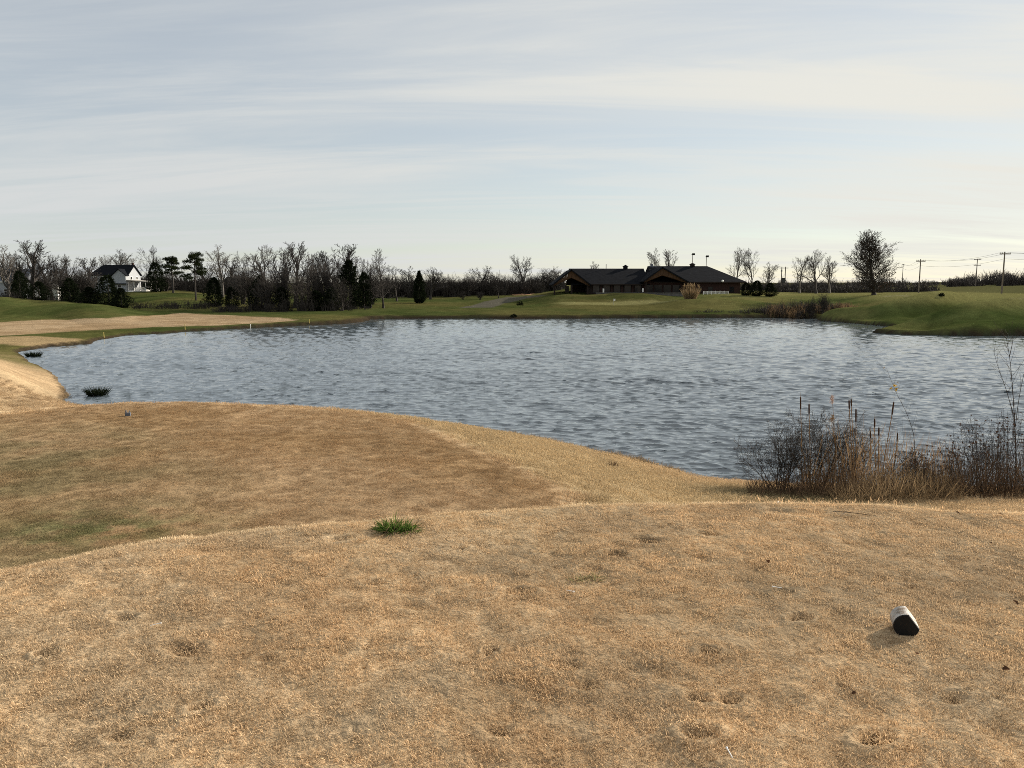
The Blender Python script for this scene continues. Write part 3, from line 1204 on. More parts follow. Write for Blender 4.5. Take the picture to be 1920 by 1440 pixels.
def build_bare(key, seed, P, bark='bark', r0=.022, leaves=None, multi=1):
    rng = random.Random(seed)
    big, fine, lv = MB(), MB(), MB()
    tips = []
    for k in range(multi):
        a = rng.uniform(0, 6.28)
        lean = .0 if multi == 1 else rng.uniform(.08, .38)
        p = Vector((math.cos(a) * .03 * (multi > 1), math.sin(a) * .03 * (multi > 1), -.02))
        d = Vector((math.cos(a) * lean, math.sin(a) * lean, 1)).normalized()
        grow(big, fine, rng, p, d, (.62 if P is not CONE else .98) * rng.uniform(.8, 1.1), r0, 0, P, tips)
    if leaves:
        for t in tips:
            if t.z < leaves['zmax'] * rng.uniform(.7, 1.25) and rng.random() < leaves['p']:
                for q in range(rng.randint(1, 3)):
                    c = t + Vector((rng.gauss(0, .012), rng.gauss(0, .012), rng.gauss(0, .012)))
                    s = rng.uniform(.0022, .0046)
                    lv.poly([c + Vector((rng.gauss(0, s), rng.gauss(0, s), rng.gauss(0, s))) for _ in range(3)])
    w = norm_parts([big, fine, lv])
    add_proto(key, [('trunk', big, bark), ('crown', fine, bark), ('leaves', lv, 'oakleaf')], w)


build_bare('oak1', 1, OAK)
build_bare('oak2', 22, OAK, r0=.026)
build_bare('oak3', 35, OAK, 'bark_pale', r0=.024)
build_bare('vase1', 4, VASE)
build_bare('vase2', 51, VASE, 'bark_pale', r0=.02)
build_bare('cone1', 6, CONE, r0=.014)
build_bare('scrub1', 7, SCRUB, 'twig', r0=.012, multi=6)
build_bare('scrub2', 8, SCRUB, 'bark', r0=.012, multi=7)
build_bare('big', 9, dict(CONE, rmin=.0015, n=[84, 10, 6], ratio=[.46, .42, .5], ang=[46, 45, 42], t0=[.03, .12, .12], trop=[.03, .07, .04, .03], wander=[.08, .3, .4, .4],
           shape=lambda t: (.55 + 1.5 * t if t < .3 else 1.18 - .62 * t)), r0=.016,
           leaves=dict(zmax=.58, p=.42))


def build_cedar(key, seed, pw=.55, wid=.30, mat='needles', n=1500):
    rng = random.Random(seed)
    tr, fo = MB(), MB()
    tr.tube([Vector((0, 0, -.02)), Vector((.01, 0, .5)), Vector((0, .01, .97))], [.025, .015, .003], 6, False)
    lobes = [rng.uniform(.6, 1.25) for _ in range(14)]
    for i in range(n):
        t = rng.random() ** 1.25
        z = .02 + .96 * t
        prof = wid * (min(1, (t + .10) * 3.5)) * (1 - t) ** pw + .012
        a = rng.uniform(0, 6.283)
        lb = lobes[int(a / 6.2832 * 7) % 7] * (lobes[7 + int(z * 9 + a * 2) % 7])
        rr = prof * lb * math.sqrt(rng.uniform(.15, 1))
        c = Vector((math.cos(a) * rr, math.sin(a) * rr, z))
        o = Vector((math.cos(a), math.sin(a), rng.uniform(.1, .9))).normalized()
        for k in range(6):
            d = (o + Vector((rng.gauss(0, .55), rng.gauss(0, .55), rng.gauss(0, .5)))).normalized()
            fo.blade(c + Vector((rng.gauss(0, .01), rng.gauss(0, .01), rng.gauss(0, .012))), d, rng.uniform(.025, .06), .007,
                     Vector((0, 0, .1)), 1, perp(d, rng))
    add_proto(key, [('trunk', tr, 'bark'), ('crown', fo, mat)], wid * .95)


build_cedar('cedar1', 1, wid=.34)
build_cedar('cedar2', 2, wid=.42)
build_cedar('cedar3', 3, wid=.50, n=1900)
build_cedar('spruce', 4, .8, wid=.44, n=1700)


def build_pine(key, seed, nl, z0, spread):
    rng = random.Random(seed)
    tr, fo = MB(), MB()
    path = [Vector((0, 0, -.02)), Vector((.015, 0, .3)), Vector((-.01, .01, .62)), Vector((.01, 0, .96))]
    tr.tube(path, [.024, .020, .013, .004], 6, False)
    cl = [(Vector((0.0, 0, .93)), .10), (Vector((.03, .02, .86)), .11)]
    for i in range(nl):
        t = (i + rng.random()) / nl
        z = z0 + (.92 - z0) * t
        a = i * 2.4 + rng.uniform(-.4, .4)
        L = spread * (1.05 - .62 * t) * rng.uniform(.6, 1.15)
        e = Vector((math.cos(a) * L, math.sin(a) * L, z + L * rng.uniform(.05, .35)))
        s = Vector((0, 0, z))
        tr.tube([s, s.lerp(e, .5) - Vector((0, 0, .01)), e], [.008, .005, .002], 4, False)
        cl.append((e, rng.uniform(.055, .095)))
        cl.append((s.lerp(e, .65) + Vector((0, 0, .02)), rng.uniform(.05, .08)))
    for c, s in cl:
        for i in range(int(150 * s / .08)):
            v = Vector((rng.gauss(0, 1), rng.gauss(0, 1), rng.gauss(0, .6)))
            v = v.normalized() * s * rng.random() ** .4
            v.z *= .65
            d = (v.normalized() + Vector((rng.gauss(0, .5), rng.gauss(0, .5), rng.gauss(.2, .4)))).normalized()
            for k in range(2):
                fo.blade(c + v, (d + perp(d, rng) * .4).normalized(), rng.uniform(.02, .042), .0055, Vector((0, 0, .05)), 1, perp(d, rng))
    add_proto(key, [('trunk', tr, 'bark'), ('crown', fo, 'pine')], spread)


build_pine('pine1', 5, 16, .42, .26)
build_pine('pine2', 15, 15, .38, .30)


def tree(kind, px, top, Y, label, wpx=None, name='bare_tree', cat='tree', group=None, rz=None, base=None, sink=0.0):
    rng = random.Random(int(px * 7 + top))
    p = at(px, 535, Y)
    z0 = gz(p.x, p.y) if base is None else at(px, base, Y).z
    H = max(at(px, top, Y).z - z0, .2)
    parts, w = PROTO[kind]
    s = (wpx * Y / F / 2) / w if wpx else H * rng.uniform(.9, 1.1)
    e = thing(name, label, cat, (p.x, p.y, z0 - sink), rng.uniform(0, 6.28) if rz is None else rz, group)
    e.scale = (s, s, H + sink)
    for nm, me in parts:
        o = bpy.data.objects.new(nm, me)
        COL.objects.link(o)
        o.parent = e
    return e


# ---- trees around the houses at the left
GL = 'bare trees around the houses at the left'
tree('vase2', 12, 459, 150, 'bare tree cut by the left edge of the picture', 70, group=GL)
tree('vase1', 56, 449, 138, 'tallest bare tree at far left, pale forked trunk beside the blue roof', 74, group=GL)
tree('oak2', 98, 470, 150, 'broad bare tree between the forked tree and the white house', 72, group=GL)
tree('oak1', 140, 474, 152, 'bare tree just left of the white house', 70, group=GL)
tree('scrub2', 78, 505, 142, 'low bare thicket tree below the tall forked tree', 60, group=GL)
tree('scrub1', 118, 500, 146, 'brushy bare tree in front of the white shed gap', 56, group=GL)
tree('scrub2', 165, 500, 150, 'brushy bare tree before the left end of the white house', 62, group=GL)
tree('oak3', 190, 476, 235, 'faint bare tree rising behind the white house roof, left one', 44, group=GL)
tree('vase2', 226, 466, 240, 'pale bare tree rising behind the white house ridge', 44, group=GL)
tree('oak1', 276, 459, 215, 'round crowned bare tree just right of the white house', 66, group=GL)
GC = 'dark cedars at the left'
tree('cedar2', 36, 508, 134, 'dark cedar in front of the blue roofed house', 46, 'cedar_tree', group=GC)
tree('cedar3', 72, 528, 130, 'low dark cedar below the tall forked tree', 50, 'cedar_tree', group=GC)
tree('cedar1', 130, 522, 128, 'dark cedar midway between the two houses', 46, 'cedar_tree', group=GC)
tree('cedar3', 166, 538, 126, 'low dark cedar left of the biggest cedar by the white house', 48, 'cedar_tree', group=GC)
tree('cedar2', 203, 516, 127, 'biggest dark cedar in front of the white house', 64, 'cedar_tree', group=GC)
tree('cedar3', 226, 540, 125, 'squat dark cedar before the white house porch', 44, 'cedar_tree', group=GC)
tree('cedar2', 292, 491, 195, 'dark rounded evergreen at the right of the white porch', 40, 'cedar_tree', group=GC)
tree('pine1', 324, 479, 190, 'smaller pine between the dark evergreen and the tall round pine', 42, 'pine_tree')
tree('pine2', 366, 471, 160, 'tall round topped pine with bare lower trunk', 50, 'pine_tree')
tree('scrub2', 310, 505, 200, 'grey scrubby tree behind the pines', 60, group=GL)
tree('vase2', 415, 458, 185, 'pale slender bare tree right of the tall pine', 50)
tree('oak1', 445, 494, 230, 'small faint bare tree left of the big thicket', 40)
# ---- thicket across the pond
GT = 'bare trees of the dense thicket across the pond'
tree('oak2', 502, 455, 134, 'broadest bare oak at the left of the dense thicket', 92, group=GT)
tree('vase1', 552, 452, 136, 'tallest upright bare tree in the dense thicket', 62, group=GT)
tree('vase1', 638, 456, 138, 'tall bare tree rising behind the big dark cedar', 66, group=GT)
for (k, px, tp, Y, w, lb) in (('scrub1', 470, 484, 128, 66, 'brushy bare tree at the extreme left end of the dense thicket'),
                              ('scrub2', 530, 482, 126, 70, 'many stemmed bare tree between the broad oak and the tallest tree'),
                              ('oak1', 575, 472, 132, 70, 'rounded bare tree just right of the tallest tree of the thicket'),
                              ('scrub1', 592, 482, 126, 68, 'dense many stemmed bare tree in the middle of the thicket'),
                              ('scrub2', 615, 482, 128, 66, 'dense brushy bare tree just left of the tallest cedar'),
                              ('scrub1', 560, 496, 121, 60, 'low bushy bare tree in front, below the tallest thicket tree'),
                              ('oak2', 610, 476, 140, 64, 'bare tree behind the middle of the thicket with a flat top'),
                              ('scrub2', 500, 500, 122, 56, 'low bushy bare tree in front of the broad oak'),
                              ('scrub1', 640, 510, 121, 54, 'low bushy bare tree in front of the tallest cedar'),
                              ('oak1', 674, 474, 138, 62, 'bare tree showing at the right shoulder of the tallest cedar'),
                              ('scrub2', 692, 492, 134, 58, 'brushy bare tree at the right end of the thicket'),
                              ('oak3', 660, 480, 142, 60, 'pale bare tree straight behind the tallest cedar')):
    tree(k, px, tp, Y, lb, w, group=GT)
for (k, px, tp, Y, w, lb) in (('oak2', 20, 476, 160, 66, 'bare tree behind the blue grey roof at the left edge'),
                              ('oak1', 84, 476, 158, 60, 'bare tree directly behind the tall forked tree at left'),
                              ('scrub1', 40, 498, 145, 60, 'brushy bare tree beside the blue grey roof'),
                              ('scrub2', 146, 492, 148, 60, 'many stemmed bare tree between shed and white house'),
                              ('scrub1', 392, 508, 190, 50, 'brushy bare tree behind the broad cedar by the pine'),
                              ('scrub2', 455, 500, 150, 60, 'brushy bare tree in front of the grey roofed house')):
    tree(k, px, tp, Y, lb, w, group=GL)
tree('cone1', 718, 465, 131, 'lone symmetrical bare tree with a straight central leader on the green', 78, rz=.4)
GD = 'dark cedars of the thicket'
tree('cedar3', 402, 520, 139, 'broad dark cedar just right of the tall pine trunk', 52, 'cedar_tree', group=GD)
tree('cedar3', 432, 538, 136, 'low dark cedar between two taller cedars left of the thicket', 44, 'cedar_tree', group=GD)
tree('cedar2', 490, 516, 126, 'dark cedar at the left foot of the broad oak', 62, 'cedar_tree', group=GD)
tree('cedar3', 528, 538, 123, 'low dark cedar in the middle of the thicket', 50, 'cedar_tree', group=GD)
tree('cedar3', 590, 545, 123, 'low dark evergreen at the foot of the thicket', 56, 'cedar_tree', group=GD)
tree('cedar1', 655, 488, 128, 'tallest dark cedar at the right of the thicket', 62, 'cedar_tree', group=GD)
tree('cedar3', 622, 540, 124, 'squat dark evergreen left of the tallest cedar', 50, 'cedar_tree', group=GD)
tree('cedar2', 682, 510, 132, 'dark cedar between the tallest cedar and the lone symmetrical tree', 40, 'cedar_tree', group=GD)
for (k, px, tp, Y, w, lb) in (('oak1', 34, 468, 156, 70, 'bare tree between the left edge and the tall forked tree'),
                              ('oak2', 118, 478, 160, 66, 'bare tree behind the white shed gap'),
                              ('vase1', 162, 482, 162, 54, 'upright bare tree touching the left end of the white house roof'),
                              ('oak3', 252, 478, 245, 52, 'faint bare tree behind the right gable of the white house'),
                              ('oak1', 338, 496, 230, 56, 'grey bare tree between the two pines'),
                              ('oak2', 392, 490, 215, 60, 'grey bare tree right behind the tall round pine'),
                              ('vase1', 432, 482, 175, 48, 'upright bare tree between the slender pale tree and the thicket'),
                              ('oak1', 468, 470, 142, 66, 'bare tree filling the left shoulder of the thicket'),
                              ('vase1', 524, 462, 140, 60, 'upright bare tree right behind the broad oak'),
                              ('oak2', 592, 468, 144, 66, 'bare tree behind the dip in the middle of the thicket'),
                              ('vase1', 620, 470, 146, 54, 'upright bare tree left of the tall tree behind the tallest cedar'),
                              ('oak2', 698, 482, 146, 56, 'bare tree close behind the lone symmetrical tree on its left'),
                              ('oak1', 744, 496, 160, 54, 'low bare tree just right of the lone symmetrical tree'),
                              ('oak2', 806, 500, 172, 54, 'bare tree touching the right side of the dark spruce')):
    tree(k, px, tp, Y, lb, w, group=GT if px > 440 else GL)
# ---- middle distance
tree('spruce', 786, 508, 152, 'single dark spruce left of the middle hedgerow', 46, 'spruce_tree')
GM = 'bare hedgerow trees behind the green'
for (k, px, tp, Y, w, lb) in (('vase2', 766, 498, 190, 40, 'thin pale bare tree behind the single dark spruce'),
                              ('oak1', 822, 504, 195, 44, 'first bare hedgerow tree right of the dark spruce'),
                              ('scrub2', 842, 512, 190, 46, 'brushy hedgerow tree, second right of the dark spruce'),
                              ('scrub1', 862, 516, 200, 36, 'small hedgerow bush in the dip left of the dense dark tree'),
                              ('oak2', 896, 498, 200, 62, 'dense dark rounded bare tree in the middle hedgerow'),
                              ('scrub2', 880, 510, 188, 48, 'brushy bare tree at the left foot of the dense dark tree'),
                              ('oak3', 928, 512, 196, 44, 'pale open bare tree right of the dense dark one'),
                              ('oak1', 952, 514, 192, 40, 'small bare orchard tree left of the tall open tree'),
                              ('oak2', 985, 476, 200, 54, 'tall open crowned bare tree left of the clubhouse'),
                              ('scrub1', 1000, 512, 198, 50, 'brushy bare tree under the tall open crowned tree'),
                              ('scrub2', 1025, 497, 200, 52, 'dense grey bare tree beside the clubhouse gable'),
                              ('oak3', 1048, 502, 215, 40, 'faint bare tree touching the clubhouse gable'),
                              ('scrub1', 868, 543, 168, 22, 'small round dark bush on the slope below the hedgerow'),
                              ('scrub2', 900, 545, 166, 18, 'tiny dark bush on the slope right of another bush'),
                              ('oak1', 935, 527, 172, 26, 'small dark orchard tree standing near the cart path'),
                              ('vase2', 1225, 464, 235, 30, 'left of two bare treetops showing above the clubhouse roof'),
                              ('vase1', 1260, 467, 235, 36, 'right of two bare treetops showing above the clubhouse roof'),
                              ('vase2', 1112, 489, 240, 20, 'faint bare treetop above the left clubhouse roof'),
                              ('oak3', 1378, 461, 195, 46, 'left of the two bare trees just right of the clubhouse'),
                              ('oak1', 1412, 463, 192, 46, 'right of the two bare trees just right of the clubhouse'),
                              ('vase2', 1442, 490, 240, 34, 'faint bare tree left of the twin pole transformer stand'),
                              ('oak3', 1500, 477, 205, 44, 'leftmost of three spaced bare trees right of the transformer poles'),
                              ('oak2', 1531, 465, 200, 50, 'middle and tallest of three spaced bare trees right of the transformer poles'),
                              ('vase2', 1556, 481, 205, 34, 'rightmost of three spaced bare trees right of the transformer poles')):
    small = 'bush' in lb
    tree(k, px, tp, Y, lb, w, 'bush' if small else 'bare_tree', 'bush' if small else 'tree', GM if px < 1060 else None)
tree('big', 1640, 428, 152, 'large dense tree with clinging brown leaves standing alone at right', 92)
# hedge beside the clubhouse
for i, (px, tp, w) in enumerate(((1398, 530, 34), (1420, 526, 40), (1444, 530, 34))):
    tree('cedar3', px, tp, 158, ['left', 'middle', 'right'][i] + ' one of three dark evergreen shrubs at the right end of the clubhouse', w,
         'evergreen_shrub', 'shrub', 'dark shrubs beside the clubhouse')


# ------------------------------------------------------------------ far woods and bank brush (stuff)
def thicket(name, label, cat, spots, mat, rad=.02):
    """an uncountable mass of fine bare stems: spots = (x, y, z, height, width, stems)"""
    rng = random.Random(len(spots) * 13 + 5)
    mb = MB()
    for (x, y, z, h, w, ns) in spots:
        for k in range(ns):
            a = rng.uniform(0, 6.28)
            r = w * .5 * math.sqrt(rng.random())
            p = Vector((x + math.cos(a) * r, y + math.sin(a) * r, z - .05))
            hh = h * rng.uniform(.45, 1.0) * (1 - .35 * (2 * r / max(w, .01)) ** 2)
            d = Vector((rng.gauss(0, .22), rng.gauss(0, .22), 1)).normalized()
            q = p + d * hh * .5
            e = q + (d + Vector((rng.gauss(0, .3), rng.gauss(0, .3), 0))).normalized() * hh * .5
            mb.tube([p, q, e], [rad, rad * .75, rad * .35], 3, False)
            for j in range(2):
                s = q.lerp(e, rng.uniform(-.6, .8)) if j else q
                dd = (d + Vector((rng.gauss(0, .7), rng.gauss(0, .7), rng.uniform(-.1, .5)))).normalized()
                mb.tube([s, s + dd * hh * rng.uniform(.15, .35)], [rad * .55, rad * .25], 3, False)
    o = mb.obj(name, mat)
    return tag(o, label, cat, kind='stuff')


rt = random.Random(77)


def spots_px(px0, px1, Y0, Y1, n, top_fn, wpx, ns, base=None):
    out = []
    spots = [(rt.uniform(px0, px1), rt.uniform(Y0, Y1)) for i in range(n)]
    pts = [at(px, 535, Y) for px, Y in spots]
    zs = ground(np.array([p.x for p in pts]), np.array([p.y for p in pts]))
    for (px, Y), p, z in zip(spots, pts, zs):
        z = float(z)
        h = at(px, top_fn(px) + rt.gauss(1, 5.5), Y).z - z
        if h < .3:
            continue
        out.append((p.x, p.y, z, h, wpx * Y / F * rt.uniform(.7, 1.3), ns))
    return out


interp = lambda pts: (lambda x: float(np.interp(x, [a for a, b in pts], [b for a, b in pts])))
thicket('far_wood', 'grey bare woodland mass on the low hill behind the poles at right', 'wood',
        spots_px(1770, 1990, 330, 380, 90, interp([(1770, 530), (1800, 516), (1850, 509), (1920, 505), (1990, 500)]), 20, 44), 'bark', .10)
thicket('far_tree_line', 'distant low grey tree line along the horizon', 'wood',
        spots_px(1270, 1780, 360, 420, 190, interp([(1270, 528), (1450, 524), (1600, 523), (1690, 520), (1740, 528), (1780, 526)]), 20, 34)
        + spots_px(700, 1060, 250, 300, 120, interp([(700, 520), (780, 522), (860, 526), (960, 518), (1060, 514)]), 22, 34)
        + spots_px(-60, 480, 270, 320, 130, interp([(-60, 505), (100, 508), (250, 512), (400, 517), (480, 512)]), 24, 34), 'bark', .10)
thicket('hedgerow', 'dark bare hedgerow mass along the far side of the course', 'hedge',
        spots_px(700, 1045, 186, 205, 150, interp([(735, 511), (790, 512), (860, 519), (960, 513), (1045, 510)]), 18, 30)
        + spots_px(1445, 1660, 215, 235, 90, interp([(1445, 534), (1560, 532), (1660, 528)]), 18, 22)
        + spots_px(1660, 1760, 240, 260, 40, interp([(1660, 528), (1700, 522), (1760, 534)]), 18, 22)
        + spots_px(265, 480, 205, 225, 70, interp([(265, 522), (340, 517), (400, 512), (480, 506)]), 18, 28), 'twig', .075)
thicket('thicket_brush', 'dark brown tangled brush at the foot of the thicket and cedars', 'brush',
        spots_px(-20, 260, 128, 140, 40, lambda x: 548 + .02 * x, 18, 20) + spots_px(250, 400, 126, 140, 40, lambda x: 561, 18, 22)
        + spots_px(400, 690, 119, 126, 70, interp([(400, 566), (480, 560), (560, 545), (640, 556), (690, 566)]), 16, 24), 'twig', .022)
BR = interp([(1200, 590), (1290, 585), (1360, 580), (1430, 570), (1470, 560), (1530, 562), (1600, 566), (1630, 566)])
thicket('bank_brush', 'brown leafless brush along the far bank by the green mounds', 'brush',
        spots_px(1230, 1440, 117, 120, 46, BR, 14, 20) + spots_px(1430, 1560, 116, 122, 60, BR, 14, 22) + spots_px(1560, 1600, 118, 124, 14, BR, 12, 20), 'twig', .018)


def reeds(name, label, spots, mat, h0, h1, w, n, cat='reeds'):
    rng = random.Random(n + len(spots))
    mb = MB()
    for (x, y, z, s) in spots:
        for k in range(n):
            a = rng.uniform(0, 6.28)
            r = s * math.sqrt(rng.random())
            p = Vector((x + math.cos(a) * r, y + math.sin(a) * r, z - .03))
            d = Vector((rng.gauss(0, .2), rng.gauss(0, .2), 1))
            mb.blade(p, d, rng.uniform(h0, h1), w, Vector((rng.gauss(0, .12), rng.gauss(0, .12), -.02)), 3, perp(d.normalized(), rng))
    return tag(mb.obj(name, mat), label, cat, kind='stuff')


sp = []
for i in range(70):
    px = rt.uniform(1445, 1600)
    Y = rt.uniform(116, 123)
    p = at(px, 535, Y)
    sp.append((p.x, p.y, max(gz(p.x, p.y), 0), .9))
reeds('bank_reeds', 'dry tan cattail reeds along the far bank right of the clubhouse', sp, 'reed_far', .6, 1.5, .03, 30)


# pampas clump by the clubhouse
def pampas(px, base, top, Y, wpx, label, name='pampas_grass', mat='straw'):
    rng = random.Random(px)
    p = at(px, base, Y)
    z0 = gz(p.x, p.y)
    H = at(px, top, Y).z - z0
    e = thing(name, label, 'grass clump', (p.x, p.y, z0))
    lv, pl = MB(), MB()
    W = wpx * Y / F / 2
    for i in range(520):
        a = rng.uniform(0, 6.28)
        r = rng.random() ** .7
        d = Vector((math.cos(a) * r * .34, math.sin(a) * r * .34, 1))
        lv.blade(Vector((math.cos(a) * r * W * .55, math.sin(a) * r * W * .55, 0)), d, H * rng.uniform(.5, .9), .03,
                 Vector((math.cos(a), math.sin(a), -.3)) * .12 * r, 3, perp(d.normalized(), rng))
    for i in range(34):
        a = rng.uniform(0, 6.28)
        r = math.sqrt(rng.random()) * .9
        q = Vector((math.cos(a) * r * W, math.sin(a) * r * W, H * rng.uniform(.78, .96)))
        s = Vector((q.x * .55, q.y * .55, 0))
        pl.tube([s, q], [.012, .01], 3, False)
        for k in range(16):
            d = Vector((rng.gauss(0, .35), rng.gauss(0, .35), 1))
            pl.blade(q - Vector((0, 0, rng.uniform(0, .5))), d, rng.uniform(.25, .5), .03, Vector((0, 0, -.1)), 2, perp(d.normalized(), rng))
    lv.obj('leaves', 'straw', e)
    pl.obj('plumes', mat, e)
    return e


pampas(1294, 566, 531, 147, 36, 'tall tan ornamental grass clump in front of the clubhouse patio')

# tufts standing in the shallows at the left shore
for (px, py, w, hgt, lb) in ((183, 741, 46, 24, 'dark rush tuft standing in the water nearest the lower tee'),
                             (63, 668, 34, 13, 'dark low rush tuft in the narrow left corner of the pond')):
    X, Y = onz(px, py, 0)
    rng = random.Random(px)
    e = thing('rush_tuft', lb, 'rush', (X, Y, -.02))
    mb = MB()
    W = w / 2 * Y / F
    for i in range(420):
        a = rng.uniform(0, 6.28)
        r = math.sqrt(rng.random())
        d = Vector((math.cos(a) * r * .45 + rng.gauss(0, .2), math.sin(a) * r * .45 + rng.gauss(0, .2), 1))
        mb.blade(Vector((math.cos(a) * r * W * .75, math.sin(a) * r * W * .5, 0)), d, hgt * Y / F * rng.uniform(.5, 1.05), .010,
                 Vector((math.cos(a), math.sin(a), -.5)) * .15, 2, perp(d.normalized(), rng))
    mb.obj('blades', 'needles', e)


# ------------------------------------------------------------------ buildings
def wall_poly(mb, pts, th=.15):
    """a vertical wall panel (outline in order) extruded backwards along +Y or along its normal"""
    pts = [Vector(p) for p in pts]
    n = (pts[1] - pts[0]).cross(pts[2] - pts[1]).normalized()
    b = len(mb.v)
    k = len(pts)
    mb.v += pts + [p - n * th for p in pts]
    mb.f.append(tuple(range(b, b + k)))
    mb.f.append(tuple(range(b + 2 * k - 1, b + k - 1, -1)))
    for i in range(k):
        j = (i + 1) % k
        mb.f.append((b + j, b + i, b + k + i, b + k + j))


def window(parent, cx, y, z0, w, h, face='front', bars=True, trim='white'):
    """a window with frame, sill and glass; on the front (-Y) or right (+X) face"""
    fr, gl, si = MB(), MB(), MB()

    def bx(mb, a0, a1, z0_, z1_, d0, d1):
        if face == 'front':
            mb.box(a0, a1, y - d1, y - d0, z0_, z1_)
        else:
            mb.box(y + d0, y + d1, a0, a1, z0_, z1_)
    t = .09
    bx(fr, cx - w / 2, cx - w / 2 + t, z0, z0 + h, .003, .06)
    bx(fr, cx + w / 2 - t, cx + w / 2, z0, z0 + h, .003, .06)
    bx(fr, cx - w / 2 + t, cx + w / 2 - t, z0 + h - t, z0 + h, .003, .06)
    bx(fr, cx - w / 2 + t, cx + w / 2 - t, z0, z0 + t, .003, .06)
    if bars:
        bx(fr, cx - w / 2 + t, cx + w / 2 - t, z0 + h / 2 - .03, z0 + h / 2 + .03, .003, .05)
    bx(gl, cx - w / 2 + t, cx + w / 2 - t, z0 + t, z0 + h - t, .004, .02)
    bx(si, cx - w / 2 - .06, cx + w / 2 + .06, z0 - .08, z0 - .002, .003, .12)
    g = gl.obj('window', 'glass', parent)
    fr.obj('frame', trim, g)
    si.obj('sill', trim, g)
    return g


# ---- white farmhouse, 200 m away at the left
HY = 200.0
u = HY / F
ho = at(240, 535, HY)
hz = gz(ho.x, ho.y)
house = thing('white_house', 'white two storey farmhouse with dark roof and a porch, sunlit on its right side', 'house', (ho.x, ho.y, hz))
top = at(240, 496, HY).z - hz            # ridge above the ground
ev = at(240, 515, HY).z - hz             # eaves
W, D = 9.6, 7.0                           # front length to the left, depth back
m = MB()
m.box(-W, 0, 0, D, -.4, ev)
m.obj('wall', 'siding', house)
# siding boards on the two faces seen
for k in range(int(ev / .55)):
    z = .2 + k * .55
    MB().box(-W - .02, .02, -.025, -.003, z, z + .53).obj('board', 'siding', house)
    MB().box(.003, .025, 0.0, D, z, z + .53).obj('board', 'siding', house)
m = MB()
wall_poly(m, [(0, 0, ev), (0, D, ev), (0, D / 2, top - .1)], .2)
m.obj('gable_wall', 'siding', house)
rf = MB()
oh = .35
rf.slab([(-W - oh, -oh, ev - .12), (oh, -oh, ev - .12), (oh, D / 2, top), (-W * .82, D / 2, top)], .16)
rf.slab([(-W - oh, D + oh, ev - .12), (oh, D + oh, ev - .12), (oh, D / 2, top), (-W * .82, D / 2, top)], .16)
rf.slab([(-W - oh, -oh, ev - .12), (-W - oh, D + oh, ev - .12), (-W * .82, D / 2, top)], .16)
ro = rf.obj('roof', 'shingle', house)
MB().box(-.9, -.4, D * .62, D * .62 + .5, top - 1.2, top + .5).obj('chimney', 'brick', ro)
# front cross gable
gw, gx0 = 3.4, -3.3
m = MB()
m.box(gx0, gx0 + gw, -1.2, -.03, -.4, ev - .1)
wall_poly(m, [(gx0, -1.2, ev - .1), (gx0 + gw, -1.2, ev - .1), (gx0 + gw / 2, -1.2, ev + 1.35)], .2)
m.obj('front_wing', 'siding', house)
m = MB()
for s in (-1, 1):
    xo = gx0 + gw / 2 + s * (gw / 2 + .3)
    m.slab([(xo, -1.5, ev - .25), (gx0 + gw / 2, -1.5, ev + 1.5), (gx0 + gw / 2, 2.4, ev + 1.5), (xo, .2, ev - .25)], .14)
m.obj('wing_roof', 'shingle', house)
MB().box(gx0 - .1, gx0 + gw + .1, -1.75, -1.22, 1.9, 2.15).obj('eave_band', 'shingle', house)
window(house, 1.9, .026, ev - 1.9, .95, 1.45, 'right')
window(house, 4.9, .026, ev - 1.9, .95, 1.45, 'right')
window(house, gx0 + gw / 2, -1.2, .5, 1.1, 1.3)
window(house, -6.5, -.026, ev - 1.8, 1.0, 1.4)
window(house, -8.3, -.026, ev - 1.8, 1.0, 1.4)
# porch on the sunlit side
px1 = 4.9
pz = at(240, 528, HY).z - hz
m = MB().box(.03, px1, -.6, D - .8, -.3, .32)
po = m.obj('porch_deck', 'white', house)
m = MB().slab([(.03, -.9, pz + .45), (px1 + .3, -.9, pz), (px1 + .3, D - .4, pz), (.03, D - .4, pz + .45)], .18)
m.obj('porch_roof', 'stone', house)
for (a, b) in ((.3, -.45), (1.8, -.45), (3.3, -.45), (px1 - .15, -.45), (px1 - .15, 2.6), (px1 - .15, D - 1.0)):
    MB().box(a - .08, a + .08, b - .08, b + .08, .32, pz - .02).obj('porch_post', 'white', house)
rl = MB()
rl.box(1.9, px1 - .24, -.5, -.44, 1.15, 1.24).box(1.9, px1 - .24, -.5, -.44, .5, .57)
rl.box(px1 - .18, px1 - .12, -.36, D - 1.1, 1.15, 1.24).box(px1 - .18, px1 - .12, -.36, D - 1.1, .5, .57)
for k in range(14):
    x = 2.0 + k * .2
    rl.box(x, x + .05, -.49, -.45, .571, 1.149)
rl.obj('railing', 'white', house)
st = MB()
for k in range(3):
    st.box(.5, 1.7, -1.0 - .3 * k, -.62 - .3 * k if k == 0 else -.72 - .3 * k + .02, -.3, .22 - .12 * k)
st.obj('steps', 'white', house)
MB().box(px1 + 1.2, px1 + 2.6, 1.0, 1.9, -.1, .55).box(px1 + 1.5, px1 + 2.3, 1.1, 1.8, .551, .85).obj('propane_tank', 'white', house)

